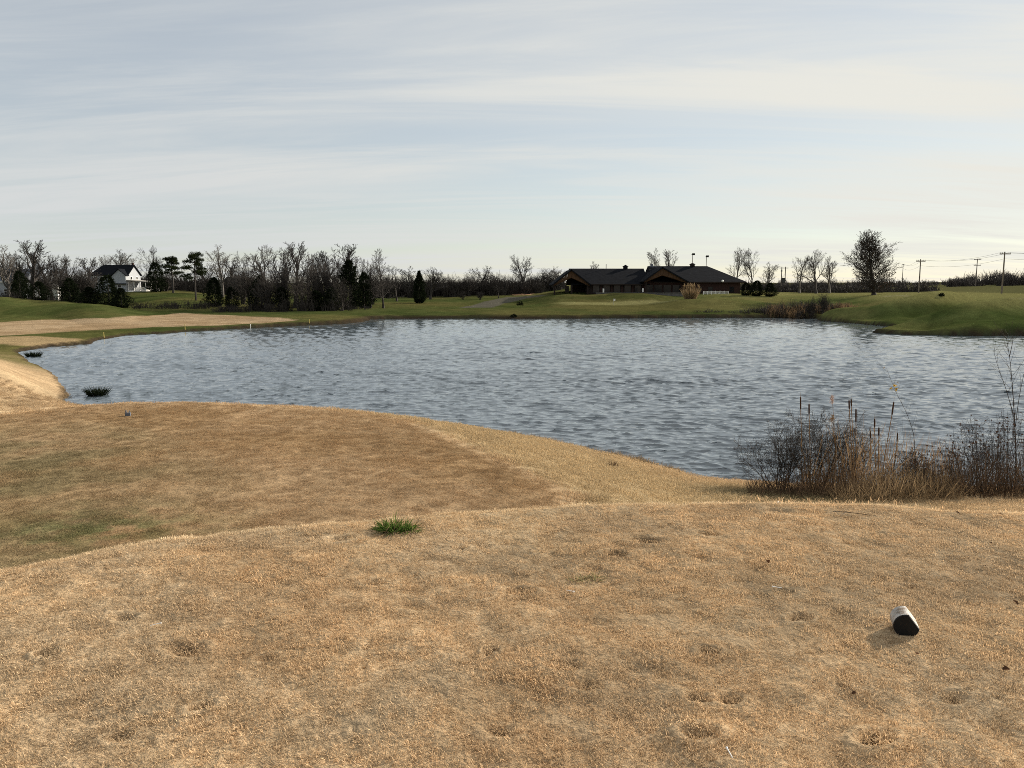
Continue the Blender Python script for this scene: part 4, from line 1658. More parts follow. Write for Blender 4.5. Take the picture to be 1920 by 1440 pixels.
# ---- blue-grey roofed house cut by the left edge
BY = 172.0
bo = at(22, 535, BY)
bz = gz(bo.x, bo.y)
bh = thing('blue_roofed_house', 'low house with blue grey roof behind the cedar at the left edge', 'house', (bo.x, bo.y, bz), math.radians(-12))
bt, be = at(22, 503, BY).z - bz, at(22, 526, BY).z - bz
MB().box(-6, 3.6, 0, 7, -.5, be).obj('wall', 'siding', bh)
m = MB()
m.slab([(-6.4, -.4, be - .1), (4, -.4, be - .1), (2.6, 3.5, bt), (-6.4, 3.5, bt)], .15)
m.slab([(-6.4, 7.4, be - .1), (4, 7.4, be - .1), (2.6, 3.5, bt), (-6.4, 3.5, bt)], .15)
m.slab([(4, -.4, be - .1), (4, 7.4, be - .1), (2.6, 3.5, bt)], .15)
ro = m.obj('roof', 'shingle_grey', bh)
MB().box(-1.2, -.8, 2.8, 3.2, bt - .5, bt + .45).obj('vent_pipe', 'white', ro)
MB().box(-6.2, 3.8, -.46, -.42, be - .42, be - .2).obj('gutter', 'white', bh)
for x in (-4.2, -1.6, 1.0):
    window(bh, x, 0, .7, 1.1, 1.2)

# ---- small white shed glimpsed between trees
so = at(93, 535, 165)
sz = gz(so.x, so.y)
shed = thing('white_shed', 'small white shed glimpsed through bare trees at the left', 'shed', (so.x, so.y, sz), .15)
sh = max(at(93, 537, 165).z - sz, 1.3)
MB().box(-1.5, 1.5, 0, 1.8, -.4, sh).obj('wall', 'white', shed)
m = MB()
m.slab([(-1.7, -.2, sh), (1.7, -.2, sh), (1.7, .9, sh + .6), (-1.7, .9, sh + .6)], .1)
m.slab([(-1.7, 2.0, sh), (1.7, 2.0, sh), (1.7, .9, sh + .6), (-1.7, .9, sh + .6)], .1)
m.obj('roof', 'stone', shed)
MB().box(-.4, .4, -.04, -.003, 0, sh * .85).obj('door', 'stone', shed)

# ---- grey roofed house behind the thicket
go = at(440, 535, 240)
gzz = gz(go.x, go.y)
gh = thing('grey_roofed_house', 'long low grey roof showing behind the cedars left of the thicket', 'house', (go.x, go.y, gzz), 0)
gt, ge = at(440, 519, 240).z - gzz, at(440, 529, 240).z - gzz
MB().box(-3.6, 3.4, 0, 6, -.5, ge).obj('wall', 'stone', gh)
m = MB()
m.slab([(-3.9, -.4, ge - .05), (3.8, -.4, ge - .05), (3.4, 3, gt), (-3.5, 3, gt)], .15)
m.slab([(-3.9, 6.4, ge - .05), (3.8, 6.4, ge - .05), (3.4, 3, gt), (-3.5, 3, gt)], .15)
m.obj('roof', 'shingle_b', gh)
for x in (-2.2, 0, 2.0):
    window(gh, x, 0, max(ge - 1.5, .4), .9, 1.1)

# ---- clubhouse
KY = 166.0
ku = KY / F
K0 = at(1037, 535, KY)
kz = gz(K0.x + 12, KY - 2) - .35
club = thing('clubhouse', 'long dark roofed brick clubhouse with two timber gables across the pond', 'clubhouse', (0, 0, 0))


def kx(px, Y=KY):
    return at(px, 535, Y).x


def kzz(py, Y=KY):
    return at(960, py, Y).z


gzl = kz
DEP = 15.0
RY = KY + DEP / 2                      # ridge line
eave = kzz(531)
eave_r = kzz(526.5)
ridge = at(960, 503.5, RY).z
ridge_r = at(960, 499.0, RY).z
xL, xG2, xR = kx(1048), kx(1240), kx(1388)
xJ = kx(1212)
# walls
m = MB().box(kx(1100), xJ, KY, KY + DEP, gzl - 1, eave)
m.obj('wall', 'dark', club)
m = MB().box(xJ + .002, xR, KY, KY + DEP, gzl - 1, eave_r)
bw = m.obj('brick_wall', 'brick', club)
# brick piers and big panes along the patio side
x = kx(1110)
i = 0
while x < xJ - 2.0:
    window(club, x + .9, KY, gzl + .3, 1.5, max(eave - gzl - .7, 1.2), bars=False, trim='dark')
    MB().box(x + 1.75, x + 2.15, KY - .14, KY - .003, gzl - 1, eave - .02).obj('pier', 'brick', club)
    x += 2.25
for px in (1292, 1312, 1332, 1372):
    window(club, kx(px), KY, gzl + .6, 1.1, 1.2, trim='dark')
# main roof, left section (ridge along X)
rf = MB()
ov = .7
r1 = rf
rf.slab([(kx(1071), KY - ov, eave - .2), (xJ + .6, KY - ov, eave - .2), (xJ + .6, RY, ridge), (kx(1071), RY, ridge)], .22)
rf.slab([(kx(1071), KY + DEP + ov, eave - .2), (xJ + .6, KY + DEP + ov, eave - .2), (xJ + .6, RY, ridge), (kx(1071), RY, ridge)], .22)
ro = rf.obj('main_roof', 'shingle', club)
# right hip roof
rf = MB()
xh = at(1325, 535, RY).x
xe = kx(1398)
xs = kx(1225)
rf.slab([(xs, KY - ov, eave_r - .2), (xe, KY - ov, eave_r - .2), (xh, RY, ridge_r), (xs, RY, ridge_r)], .22)
rf.slab([(xs, KY + DEP + ov, eave_r - .2), (xe, KY + DEP + ov, eave_r - .2), (xh, RY, ridge_r), (xs, RY, ridge_r)], .22)
rf.slab([(xe, KY - ov, eave_r - .2), (xe, KY + DEP + ov, eave_r - .2), (xh, RY, ridge_r)], .22)
wall_poly(rf, [(xs, KY - ov + .1, eave_r - .3), (xs, RY, ridge_r - .2), (xs, KY + DEP + ov - .1, eave_r - .3)], .1)
hip = rf.obj('hip_roof', 'shingle_b', club)
MB().box(xs, xe, KY - ov - .09, KY - ov - .02, eave_r - .44, eave_r - .2).obj('gutter', 'dark', club)
MB().box(kx(1104), xJ - .3, KY - ov - .09, KY - ov - .02, eave - .44, eave - .2).obj('gutter', 'dark', club)


def gable(px_a, px_b, py_ev, px_t, py_t, yf, back, inner, label, posts, closed):
    """a timber gable porch whose ridge runs front to back"""
    xa, xb, xt = (at(p, 535, yf).x for p in (px_a, px_b, px_t))
    ze, zt = at(960, py_ev, yf).z, at(960, py_t, yf).z
    r = MB()
    r.slab([(xa - .3, yf - .5, ze - .2), (xt, yf - .5, zt + .06), (xt, back, zt + .06), (xa - .3, back, ze - .2)], .24)
    r.slab([(xb + .3, yf - .5, ze - .2), (xt, yf - .5, zt + .06), (xt, back, zt + .06), (xb + .3, back, ze - .2)], .24)
    g = r.obj('gable_roof', 'shingle_b', club)
    # boarded gable face with a chevron opening, board by board
    zi, zb = inner, ze - .28
    h0 = zt - .22
    nb = 26
    for k in range(nb):
        x0 = xa + .2 + (xb - xa - .4) * k / nb
        x1 = xa + .2 + (xb - xa - .4) * (k + 1) / nb - .025
        def tz(x):
            return h0 - (h0 - (ze - .22)) * (abs(x - xt) / ((xt - xa) if x < xt else (xb - xt)))
        def iz(x):
            return max(zi - (zi - zb) * (abs(x - xt) / (.80 * ((xt - xa) if x < xt else (xb - xt)))), zb)
        q = MB()
        wall_poly(q, [(x0, yf, iz(x0)), (x1, yf, iz(x1)), (x1, yf, max(tz(x1), iz(x1) + .01)), (x0, yf, max(tz(x0), iz(x0) + .01))], .12)
        q.obj('board', 'cedar', club)
    # chevron beam under the boards
    b = MB()
    for s, xe_ in ((-1, xa + .1), (1, xb - .1)):
        b.tube([Vector((xt, yf - .1, zi - .12)), Vector((xe_, yf - .1, zb - .05))], [.13, .13], 4, True)
    b.obj('beam', 'cedar', club)
    for px in posts:
        x = at(px, 535, yf).x
        MB().box(x - .17, x + .17, yf + .12, yf + .46, gzl - 1, zb + .02).obj('post', 'dark', club)
    if closed:
        MB().box(xa + .5, xb - .5, KY - .5, KY - .02, gzl - 1, zb - .1).obj('recess_wall', 'brick', club)
        w = (xb - xa - 1.4) / 4
        for k in range(4):
            window(club, xa + .7 + w * (k + .5), KY - .5, gzl + .5, w - .2, 1.7, bars=False, trim='dark')
    else:
        wall_poly_b = MB()
        wall_poly_b.box(xt + .4, xb - .2, yf + 7, yf + 7.2, gzl - 1, zb)
        wall_poly_b.obj('recess_wall', 'dark', club)
        window(club, xt - 0.4, yf + 7.0, gzl + .4, .9, 1.5, trim='dark')
    return g


gable(1037, 1106, 532, 1071, 505.5, KY - 1.8, RY + 5.5, at(960, 519, KY - 1.8).z, '', (1040, 1072, 1102), False)
gable(1206, 1288, 526, 1241, 501.0, KY - 3.0, RY, at(960, 514.5, KY - 3.0).z, '', (1212, 1284), True)
# roof furniture
c = at(1172, 535, RY).x
q = MB().box(c - .45, c + .45, RY - .45, RY + .45, ridge - .1, ridge + .45)
q.slab([(c - .6, RY - .6, ridge + .45), (c + .6, RY - .6, ridge + .45), (c, RY, ridge + .85)], .06)
q.slab([(c - .6, RY + .6, ridge + .45), (c + .6, RY + .6, ridge + .45), (c, RY, ridge + .85)], .06)
q.obj('cupola', 'shingle', ro)
c = at(1222, 535, RY).x
MB().box(c - .95, c + .95, RY - .6, RY + .6, ridge - .3, ridge + .55).tube(
    [Vector((c - .1, RY, ridge + .551)), Vector((c - .1, RY, ridge + 1.0))], [.32, .32], 8).obj('chimney', 'shingle_grey', ro)
c = at(1136, 535, RY).x
MB().tube([Vector((c, RY, ridge - .1)), Vector((c, RY, ridge + .95))], [.07, .07], 6).obj('flue', 'dark', ro)
c = at(1297, 535, RY).x
q = MB().box(c - .45, c + .45, RY - .45, RY + .45, ridge_r - .1, ridge_r + .4)
q.slab([(c - .6, RY - .6, ridge_r + .4), (c + .6, RY - .6, ridge_r + .4), (c, RY, ridge_r + .75)], .06)
q.slab([(c - .6, RY + .6, ridge_r + .4), (c + .6, RY + .6, ridge_r + .4), (c, RY, ridge_r + .75)], .06)
q.obj('cupola', 'dark', hip)
# white globe standing in for a bright reflecting spot under the right eave
lx = kx(1352)
MB().box(lx - .05, lx + .05, KY - .9, KY - .62, eave_r - .3, eave_r - .22).obj('globe_arm', 'metal', club)
bpy.ops.mesh.primitive_uv_sphere_add(segments=14, ring_count=8, radius=.26, location=(lx, KY - 1.1, eave_r - .05))
g = bpy.context.object
g.name = 'white_globe'
g.data.name = 'white_globe'
g.data.materials.append(M['globewhite'])
g.parent = club

# patio wall, terrace slab and white fence in front of the clubhouse
pw = thing('patio_wall', 'low pale terrace wall along the front of the clubhouse', 'wall', (0, 0, 0))
xa, xb = kx(1112), kx(1276)
for k in range(12):
    x0 = xa + (xb - xa) * k / 12
    x1 = xa + (xb - xa) * (k + 1) / 12 - .03
    g0 = min(gz(x0, KY - 6), gz(x1, KY - 6))
    MB().box(x0, x1, KY - 6.2, KY - 5.9, g0 - .3, kzz(549.5, KY - 6)).obj('panel', 'stone_dark', pw)
MB().box(xa - .05, xb + .05, KY - 6.26, KY - 5.84, kzz(549.5, KY - 6) + .003, kzz(548.6, KY - 6)).obj('coping', 'stone_dark', pw)
for i, (px, tp, cat, lb) in enumerate(((1131.5, 541, 'sign', 'small white upright board left on the clubhouse patio'),
                                       (1205.5, 540.5, 'sign', 'small white upright board near the middle gable of the clubhouse'))):
    x = kx(px, KY - 4.5)
    zb = gz(x, KY - 4.5)
    e = thing('patio_board', lb, cat, (x, KY - 4.5, zb))
    h = at(px, tp, KY - 4.5).z - zb
    MB().box(-.04, .04, 0, .08, -.1, h * .5).obj('post', 'metal', e)
    MB().box(-.16, .16, -.05, -.003, h * .35, h).obj('panel', 'white', e)
fe = thing('white_fence', 'short white rail fence right of the ornamental grass by the clubhouse', 'fence', (0, 0, 0))
xa, xb = kx(1319, KY - 5), kx(1366, KY - 5)
for k in range(7):
    x = xa + (xb - xa) * k / 6
    zb = gz(x, KY - 5)
    MB().box(x - .05, x + .05, KY - 5.05, KY - 4.95, zb - .1, zb + .8 - .03 * k).obj('post', 'white', fe)
zA, zB = gz(xa, KY - 5), gz(xb, KY - 5)
for f in (.3, .52, .74):
    MB().slab([(xa, KY - 5.1, zA + f), (xb, KY - 5.1, zB + f - .2), (xb, KY - 5.06, zB + f - .2), (xa, KY - 5.06, zA + f)], .09).obj('rail', 'white', fe)

# flag on the putting green
X, Y = hit(1150, 572)
fl = thing('golf_flag', 'white golf flag on its stick on the green below the clubhouse', 'flag', (X, Y, gz(X, Y)))
MB().tube([Vector((0, 0, 0)), Vector((0, 0, 1.15))], [.022, .018], 6).obj('stick', 'metal', fl)
q = MB()
for k in range(4):
    a0, a1 = k * .09, (k + 1) * .09
    q.slab([(a0, .03 * math.sin(k * 1.4), .72), (a1, .03 * math.sin((k + 1) * 1.4), .72), (a1, .03 * math.sin((k + 1) * 1.4) + .001, 1.13),
            (a0, .03 * math.sin(k * 1.4) + .001, 1.13)], .012)
q.obj('flag_cloth', 'white', fl)

# ------------------------------------------------------------------ poles and wires
def util_pole(px, top, Y, label, arms, r=.17, name='utility_pole', group='utility poles at the right'):
    p = at(px, 535, Y)
    z0 = gz(p.x, p.y)
    H = at(px, top, Y).z - z0
    e = thing(name, label, 'utility pole', (p.x, p.y, z0), 0, group)
    MB().tube([Vector((0, 0, -.4)), Vector((.03, 0, H * .5)), Vector((0, 0, H))], [r, r * .85, r * .65], 8).obj('pole', 'pole', e)
    for (dz, w) in arms:
        a = MB().box(-w, w, -.09 - r * .7, -r * .7 - .002, H - dz - .11, H - dz + .11).obj('crossarm', 'pole', e)
        ins = MB()
        for s in (-.92, -.5, .5, .92):
            ins.tube([Vector((s * w, -.05 - r * .7, H - dz + .112)), Vector((s * w, -.05 - r * .7, H - dz + .36))], [.07, .045], 6)
        ins.obj('insulators', 'stone', a)
    return p.x, p.y, z0 + H


pa = util_pole(1723, 486, 195, 'left of the two thick utility poles with one crossarm at right', [(.5, 1.15)])
pb = util_pole(1879, 472, 178, 'tallest utility pole near the right edge with one crossarm', [(.5, 1.25)], .19)
pc = util_pole(1829, 485, 330, 'far utility pole with two crossarms between the two near poles', [(.4, 1.5), (2.8, 1.5)], .22)
pd = util_pole(1691, 495, 300, 'thin bare utility pole just right of the big dense tree', [(.3, .35)], .14)
pe = (pb[0] + 34, pb[1] - 16, pb[2] + .8)
for (A, B, w, nm) in ((pa, pb, 1.0, 'wires between the two near utility poles'), (pb, pe, 1.0, 'wires leaving the tallest pole for the right edge'),
                      (pd, pa, .6, 'faint wires from the thin pole to the left near pole')):
    e = thing('power_lines', nm, 'power lines')
    for s in (-1, 1):
        for dz in ((-.2,) if s < 0 else (-.2, -1.6)):
            P = []
            for k in range(13):
                t = k / 12
                v = Vector(A).lerp(Vector(B), t)
                v.z += dz - 4 * t * (1 - t) * .9
                v.x += s * w * (0 if dz < -1 else 1)
                P.append(v)
            MB().tube(P, [.022] * 13, 3, False).obj('wire', 'wire', e)
# twin pole transformer stand
p = at(1468, 535, 260)
z0 = gz(p.x, p.y)
H = at(1468, 500, 260).z - z0
e = thing('transformer_stand', 'twin pole transformer stand left of the three spaced bare trees', 'utility pole', (p.x, p.y, z0), 0, None)
for s in (-.62, .62):
    MB().tube([Vector((s, 0, -.4)), Vector((s, 0, H))], [.17, .13], 8).obj('pole', 'pole', e)
MB().box(-1.5, 1.5, -.25, -.14, H - .55, H - .35).obj('crossarm', 'pole', e)
zt = at(1468, 521, 260).z - z0
zb = at(1468, 530, 260).z - z0
MB().box(-.48, .48, -.3, .35, zb, zt).obj('transformer', 'wire', e)
MB().box(-.4, .4, -.55, -.301, zb + .2, zt - .3).obj('cooling_fins', 'wire', e)
MB().box(-1.0, -.6, -.6, -.2, H - 1.7, H - 1.0).obj('fuse_box', 'metal', e)
# two light masts behind the clubhouse
for i, (px, tp) in enumerate(((1297, 478), (1323, 482))):
    p = at(px, 535, 215)
    z0 = gz(p.x, p.y)
    H = at(px, tp, 215).z - z0
    e = thing('light_mast', ['left', 'right'][i] + ' of two floodlight masts showing above the clubhouse roof', 'lamp post', (p.x, p.y, z0))
    MB().tube([Vector((0, 0, -.2)), Vector((0, 0, H))], [.11, .07], 8).obj('mast', 'pole', e)
    MB().box(-.1, .6, -.25, .25, H - .05, H + .45).obj('lamp_head', 'black', e)
    MB().box(-.35, -.101, -.1, .1, H + .02, H + .12).obj('bracket', 'black', e)

# small dark shrubs and stumps on the far green
for (px, py, w, hgt, lb) in ((975, 573, 12, 9, 'small dark stump like shrub on the green beside the cart path'),
                             (963, 595, 12, 6, 'tiny dark shrub on the bank edge opposite'),
                             (1765, 556, 10, 7, 'tiny dark shrub on the far right turf')):
    X, Y = hit(px, py)
    rng = random.Random(px)
    e = thing('low_shrub', lb, 'shrub', (X, Y, gz(X, Y)))
    tw, fo = MB(), MB()
    W, H = w * Y / F / 2, hgt * Y / F
    for i in range(160):
        a, r = rng.uniform(0, 6.28), math.sqrt(rng.random())
        c = Vector((math.cos(a) * r * W, math.sin(a) * r * W, H * rng.uniform(.05, 1) * (1 - .6 * r * r)))
        d = Vector((math.cos(a), math.sin(a), .8)).normalized()
        for k in range(3):
            fo.blade(c, (d + perp(d, rng) * .7).normalized(), H * .22, .05, Vector((0, 0, 0)), 1, perp(d, rng))
    for i in range(5):
        tw.tube([Vector((0, 0, -.05)), Vector((rng.gauss(0, W * .4), rng.gauss(0, W * .4), H * .8))], [.03, .01], 4, False)
    tw.obj('stems', 'twig', e)
    fo.obj('foliage', 'needles', e)

# hazard stakes along the left shore
for (px, py, hgt, mt, lb) in ((195, 634, 9, 'yellow', 'yellow hazard stake nearest, at the left shore promontory'),
                              (347, 619, 10, 'yellow', 'yellow hazard stake on the bank below the tan fairway'),
                              (470, 615, 6, 'white', 'short white stake on the left bank of the pond'),
                              (580, 607, 6, 'yellow', 'small yellow stake near the tip of the left bank')):
    X, Y = hit(px, py)
    e = thing('hazard_stake', lb, 'stake', (X, Y, gz(X, Y)))
    H = max(hgt * Y / F, .4)
    MB().box(-.022, .022, -.022, .022, -.1, H).obj('post', mt, e)
    MB().box(-.026, .026, -.026, .026, H + .001, H + .03).obj('cap', mt, e)

# bare shrubs growing at the water's edge on the right
for (px, py, tp, w, k, lb) in ((1500, 598, 580, 18, 'scrub1', 'small bare shrub standing in the water off the green mound tip'),
                               (1545, 585, 545, 30, 'scrub2', 'grey bare willow shrub on the far bank before the three trees'),
                               (1525, 580, 550, 28, 'scrub1', 'brown bare shrub on the far bank left of the grey willow shrub')):
    Y = onz(px, py, 0)[1] if tp == 580 else 115
    tree(k, px, tp, Y, lb, w, 'bare_shrub', 'shrub', base=py if tp == 580 else None)

# ------------------------------------------------------------------ brush and cattails at the near right shore
def bush(px, py_top, Y, wpx, label, seed, mat='twig', name='bare_bush', stems=9, thick=.009):
    rng = random.Random(seed)
    p = at(px, 900, Y)
    x, y = at(px, 930, Y).x, Y
    z0 = gz(x, y)
    H = at(px, py_top, Y).z - z0
    W = wpx * Y / F / 2
    e = thing(name, label, 'bush', (x, y, max(z0, -.1)))
    st, tw = MB(), MB()
    P = dict(SCRUB, n=[9, 7, 5], rmin=.0024, wander=[.35, .5, .6, .6], ang=[44, 48, 45])
    for k in range(stems):
        a = rng.uniform(0, 6.28)
        d = Vector((math.cos(a) * rng.uniform(.1, .9) * W / H, math.sin(a) * rng.uniform(.1, .9) * W / H, 1)).normalized()
        grow(st, tw, rng, Vector((math.cos(a) * W * .3 * rng.random(), math.sin(a) * W * .3 * rng.random(), -.05)), d, H * rng.uniform(.6, .95), thick, 0, P)
    for mm in (st, tw):
        mm.v = [Vector((v.x, v.y, min(v.z, H * 1.1))) for v in mm.v]
    st.obj('stems', mat, e)
    tw.obj('twigs', mat, e)
    return e


bush(1462, 800, 15.6, 130, 'dense dark leafless bush at the left end of the shoreline brush', 5, stems=10)
bush(1525, 775, 16.0, 130, 'taller dark leafless bush behind the first cattails', 6, stems=9)
bush(1600, 800, 16.4, 120, 'brown leafless bush in the middle of the cattails', 9, stems=5)
bush(1850, 800, 15.8, 150, 'thin leafless bush left of the sapling at the right edge', 12, stems=5)
bush(1720, 850, 15.2, 150, 'low twiggy bush right of the leaning cattail', 15, stems=5)


def blade_mass(name, label, px0, px1, Y0, Y1, hpx, n, mat, w, lean, cat='dry grass', stiff=.15):
    rng = random.Random(n)
    mb = MB()
    xs, ys, hs = [], [], []
    for i in range(n):
        px = rng.uniform(px0, px1)
        Y = rng.uniform(Y0, Y1)
        xs.append(at(px, 930, Y).x)
        ys.append(Y)
        hs.append(hpx(px) * Y / F)
    zs = ground(np.array(xs), np.array(ys))
    for x, y, z, h in zip(xs, ys, zs, hs):
        d = Vector((rng.gauss(0, lean), rng.gauss(0, lean), 1))
        mb.blade(Vector((x, y, max(z, -.1) - .03)), d, h * rng.uniform(.45, 1.05), w * rng.uniform(.6, 1.3),
                 Vector((rng.gauss(0, stiff), rng.gauss(0, stiff), -.05)), 3, perp(d.normalized(), rng))
    return tag(mb.obj(name, mat), label, cat, kind='stuff')


blade_mass('dry_grass', 'tan dry grass at the foot of the cattails', 1560, 1800, 13.6, 15.2,
           interp([(1560, 40), (1640, 75), (1720, 80), (1800, 60)]), 1500, 'straw', .004, .35)
blade_mass('dead_weeds', 'dark dead weeds thick along the right shoreline', 1400, 1990, 14.0, 16.0,
           interp([(1400, 35), (1450, 60), (1560, 90), (1700, 70), (1800, 110), (1990, 130)]), 3400, 'straw_dark', .004, .28)
blade_mass('reed_leaves', 'upright brown cattail leaves among the brush', 1500, 1790, 15.2, 16.8,
           interp([(1500, 110), (1560, 165), (1640, 150), (1790, 110)]), 420, 'reed', .007, .10, 'reeds', .07)
# thin dry stalks with seed heads on the right
rng = random.Random(31)
ws, wh = MB(), MB()
for i in range(240):
    px = rng.uniform(1700, 1990)
    Y = rng.uniform(14.4, 16.5)
    x = at(px, 930, Y).x
    z = max(gz(x, Y), -.1)
    top_px = float(np.interp(px, [1700, 1790, 1850, 1990], [840, 815, 770, 750])) + abs(rng.gauss(0, 45))
    e_ = at(px + rng.gauss(0, 16), top_px, Y)
    s = Vector((x, Y, z - .05))
    mid = s.lerp(e_, .55) + Vector((rng.gauss(0, .05), rng.gauss(0, .05), 0))
    ws.tube([s, mid, e_], [.004, .003, .0018], 3, False)
    for k in range(rng.randint(2, 5)):
        q = mid.lerp(e_, rng.random())
        d = Vector((rng.gauss(0, .6), rng.gauss(0, .6), .7)).normalized()
        t_ = q + d * rng.uniform(.05, .2)
        ws.tube([q, t_], [.002, .0012], 3, False)
        if rng.random() < .45:
            for j in range(5):
                wh.poly([t_ + Vector((rng.gauss(0, .013), rng.gauss(0, .013), rng.gauss(0, .013))) for _ in range(3)])
tag(ws.obj('weed_stalks', 'twig'), 'thin dry weed stalks crowding the right shoreline', 'weeds', kind='stuff')
tag(wh.obj('seed_heads', 'deadleaf'), 'dark dried seed heads on the weed stalks at right', 'weeds', kind='stuff')

rng = random.Random(91)
mb = MB()
near_edge = [p for p in catmull(pond_pts, 40) if p[1] < 36 and -24 < p[0] < 12]
px_ = np.array([p[0] + rng.gauss(0, .10) for p in near_edge for _ in range(7)])
py_ = np.array([p[1] + rng.gauss(0, .10) for p in near_edge for _ in range(7)])
den = fbm(px_ * .8, py_ * .8, 95, 3)
zz_ = ground(px_, py_)
for x, y, z, q in zip(px_, py_, zz_, den):
    if z < -.09 or rng.random() > (q - .38) * 4:
        continue
    for k in range(9):
        d = Vector((rng.gauss(0, .5), rng.gauss(0, .5), 1))
        mb.blade(Vector((x + rng.gauss(0, .06), y + rng.gauss(0, .06), z - .02)), d, rng.uniform(.06, .20) * (.6 + q), .006,
                 Vector((rng.gauss(0, .2), rng.gauss(0, .2), -.15)), 2, perp(d.normalized(), rng))
tag(mb.obj('shore_grass', 'straw'), 'ragged dead grass fringe along the near waterline', 'grass', kind='stuff')
CATS = [(1501, 744, 1503, 745, 24, 'leftmost upright cattail with a short head and pale tip'),
        (1517, 757, 1518, 0, 20, 'second cattail from the left, slim and straight'),
        (1592, 750, 1597, 0, 17, 'left of the close pair of tall cattails in the middle'),
        (1596, 748, 1600, 0, 14, 'right of the close pair of tall cattails in the middle'),
        (1605, 766, 1604, 0, 26, 'cattail with a long head just right of the close pair'),
        (1640, 785, 1640, 0, 17, 'cattail with a fat dark head standing alone above the brush'),
        (1648, 801, 1645, 0, 16, 'short cattail right below the fat headed one'),
        (1632, 808, 1630, 0, 14, 'shortest cattail left of the fat headed one'),
        (1676, 753, 1650, 0, 26, 'tall cattail leaning to the right with a long head'),
        (1683, 812, 1672, 0, 17, 'leaning reddish cattail at the right of the group')]
for (px, top, bx, _, hl, lb) in CATS:
    rng = random.Random(px)
    Y = rng.uniform(15.0, 15.9)
    x = at(bx, 930, Y).x
    z0 = max(gz(x, Y), -.1)
    e = thing('cattail', lb, 'cattail', (x, Y, z0), 0, 'cattails at the near right shore')
    tp = at(px, top, Y) - Vector((x, Y, z0))
    hb = at(px + (bx - px) * hl / 180, top + hl, Y) - Vector((x, Y, z0))
    dr = (tp - hb).normalized()
    mid = Vector((hb.x * .35, hb.y * .35, hb.z * .5))
    MB().tube([Vector((0, 0, -.1)), mid, hb, tp + dr * .02], [.010, .008, .007, .004], 5).obj('stalk', 'reed', e)
    L = (tp - hb).length
    r = .0145
    pth = [hb + dr * L * t for t in (0, .04, .12, .5, .88, .96, 1)]
    MB().tube(pth, [r * k for k in (.3, .75, 1, 1.05, 1, .7, .25)], 9).obj('head', 'cathead', e, True)
    MB().tube([tp, tp + dr * .10], [.0028, .0014], 4).obj('spike', 'straw', e)
    for k in range(3):
        lf = MB()
        d = Vector((rng.gauss(0, .15), rng.gauss(0, .15), 1))
        lf.blade(Vector((rng.gauss(0, .02), rng.gauss(0, .02), -.05)), d, tp.z * rng.uniform(.6, .95), .008,
                 Vector((rng.gauss(0, .08), rng.gauss(0, .08), -.02)), 5, perp(d.normalized(), rng))
        lf.obj('leaf', 'reed', e)
# gone-to-seed cattails
for (px, top, lb) in ((1560, 742, 'gone to seed pinkish cattail left of the close pair'), (1561, 778, 'ragged tan reed head below the pinkish one')):
    rng = random.Random(top)
    Y = 15.6
    x = at(px, 930, Y).x
    z0 = max(gz(x, Y), -.1)
    e = thing('seeding_cattail', lb, 'cattail', (x, Y, z0))
    tp = at(px, top, Y) - Vector((x, Y, z0))
    MB().tube([Vector((0, 0, -.1)), Vector((.02, 0, tp.z * .5)), tp], [.006, .005, .003], 5).obj('stalk', 'reed', e)
    q = MB()
    for k in range(170):
        c = tp - Vector((0, 0, rng.uniform(0, .16))) + Vector((rng.gauss(0, .02), rng.gauss(0, .02), 0))
        d = Vector((rng.gauss(0, 1), rng.gauss(0, .6), rng.gauss(.2, .6))).normalized()
        q.blade(c, d, rng.uniform(.02, .06), .004, Vector((0, 0, -.05)), 1, perp(d, rng))
    q.obj('fluffy_head', 'fluff' if top == 742 else 'reed', e)


def sapling(name, label, stems, Y, leaves, r=.011):
    """stems: lists of photo pixels from base to tip"""
    rng = random.Random(int(Y * 100))
    b = stems[0][0]
    x = at(b[0], b[1], Y).x
    z0 = max(gz(x, Y), -.1)
    O = Vector((x, Y, z0))
    e = thing(name, label, 'sapling', O)
    for s in stems:
        pts = [at(a, bb, Y + .12 * k) - O for k, (a, bb) in enumerate(s)]
        if s is stems[0]:
            pts[0].z = -.05
        cm = catmull([tuple(p) for p in pts], 4, closed=False)
        path = [Vector(p) for p in cm] + [pts[-1]]
        n = len(path)
        rr = r * (1 if s is stems[0] else .6)
        MB().tube(path, [rr * (1 - .85 * i / n) for i in range(n)], 5).obj('stem', 'twig', e)
        t = MB()
        for i in range(n // 3, n - 1):
            for k in range(2):
                d = ((path[i + 1] - path[i]).normalized() + perp(Vector((0, 0, 1)), rng) * rng.uniform(.5, 1.0)).normalized()
                L = rng.uniform(.08, .32)
                q = path[i] + d * L
                t.tube([path[i], q, q + (d + Vector((0, 0, .5))).normalized() * L * .6], [rr * .3, rr * .2, rr * .12], 3, False)
        t.obj('twigs', 'twig', e)
    for (a, bb, s) in leaves:
        c = at(a, bb, Y) - O
        q = MB()
        for k in range(2):
            d = Vector((rng.gauss(0, 1), rng.gauss(0, .5), rng.gauss(-.2, .5))).normalized()
            q.blade(c, d, s, s * .28, Vector((0, 0, -.2)), 3, perp(d, rng))
        q.obj('leaf', 'yellowleaf', e)


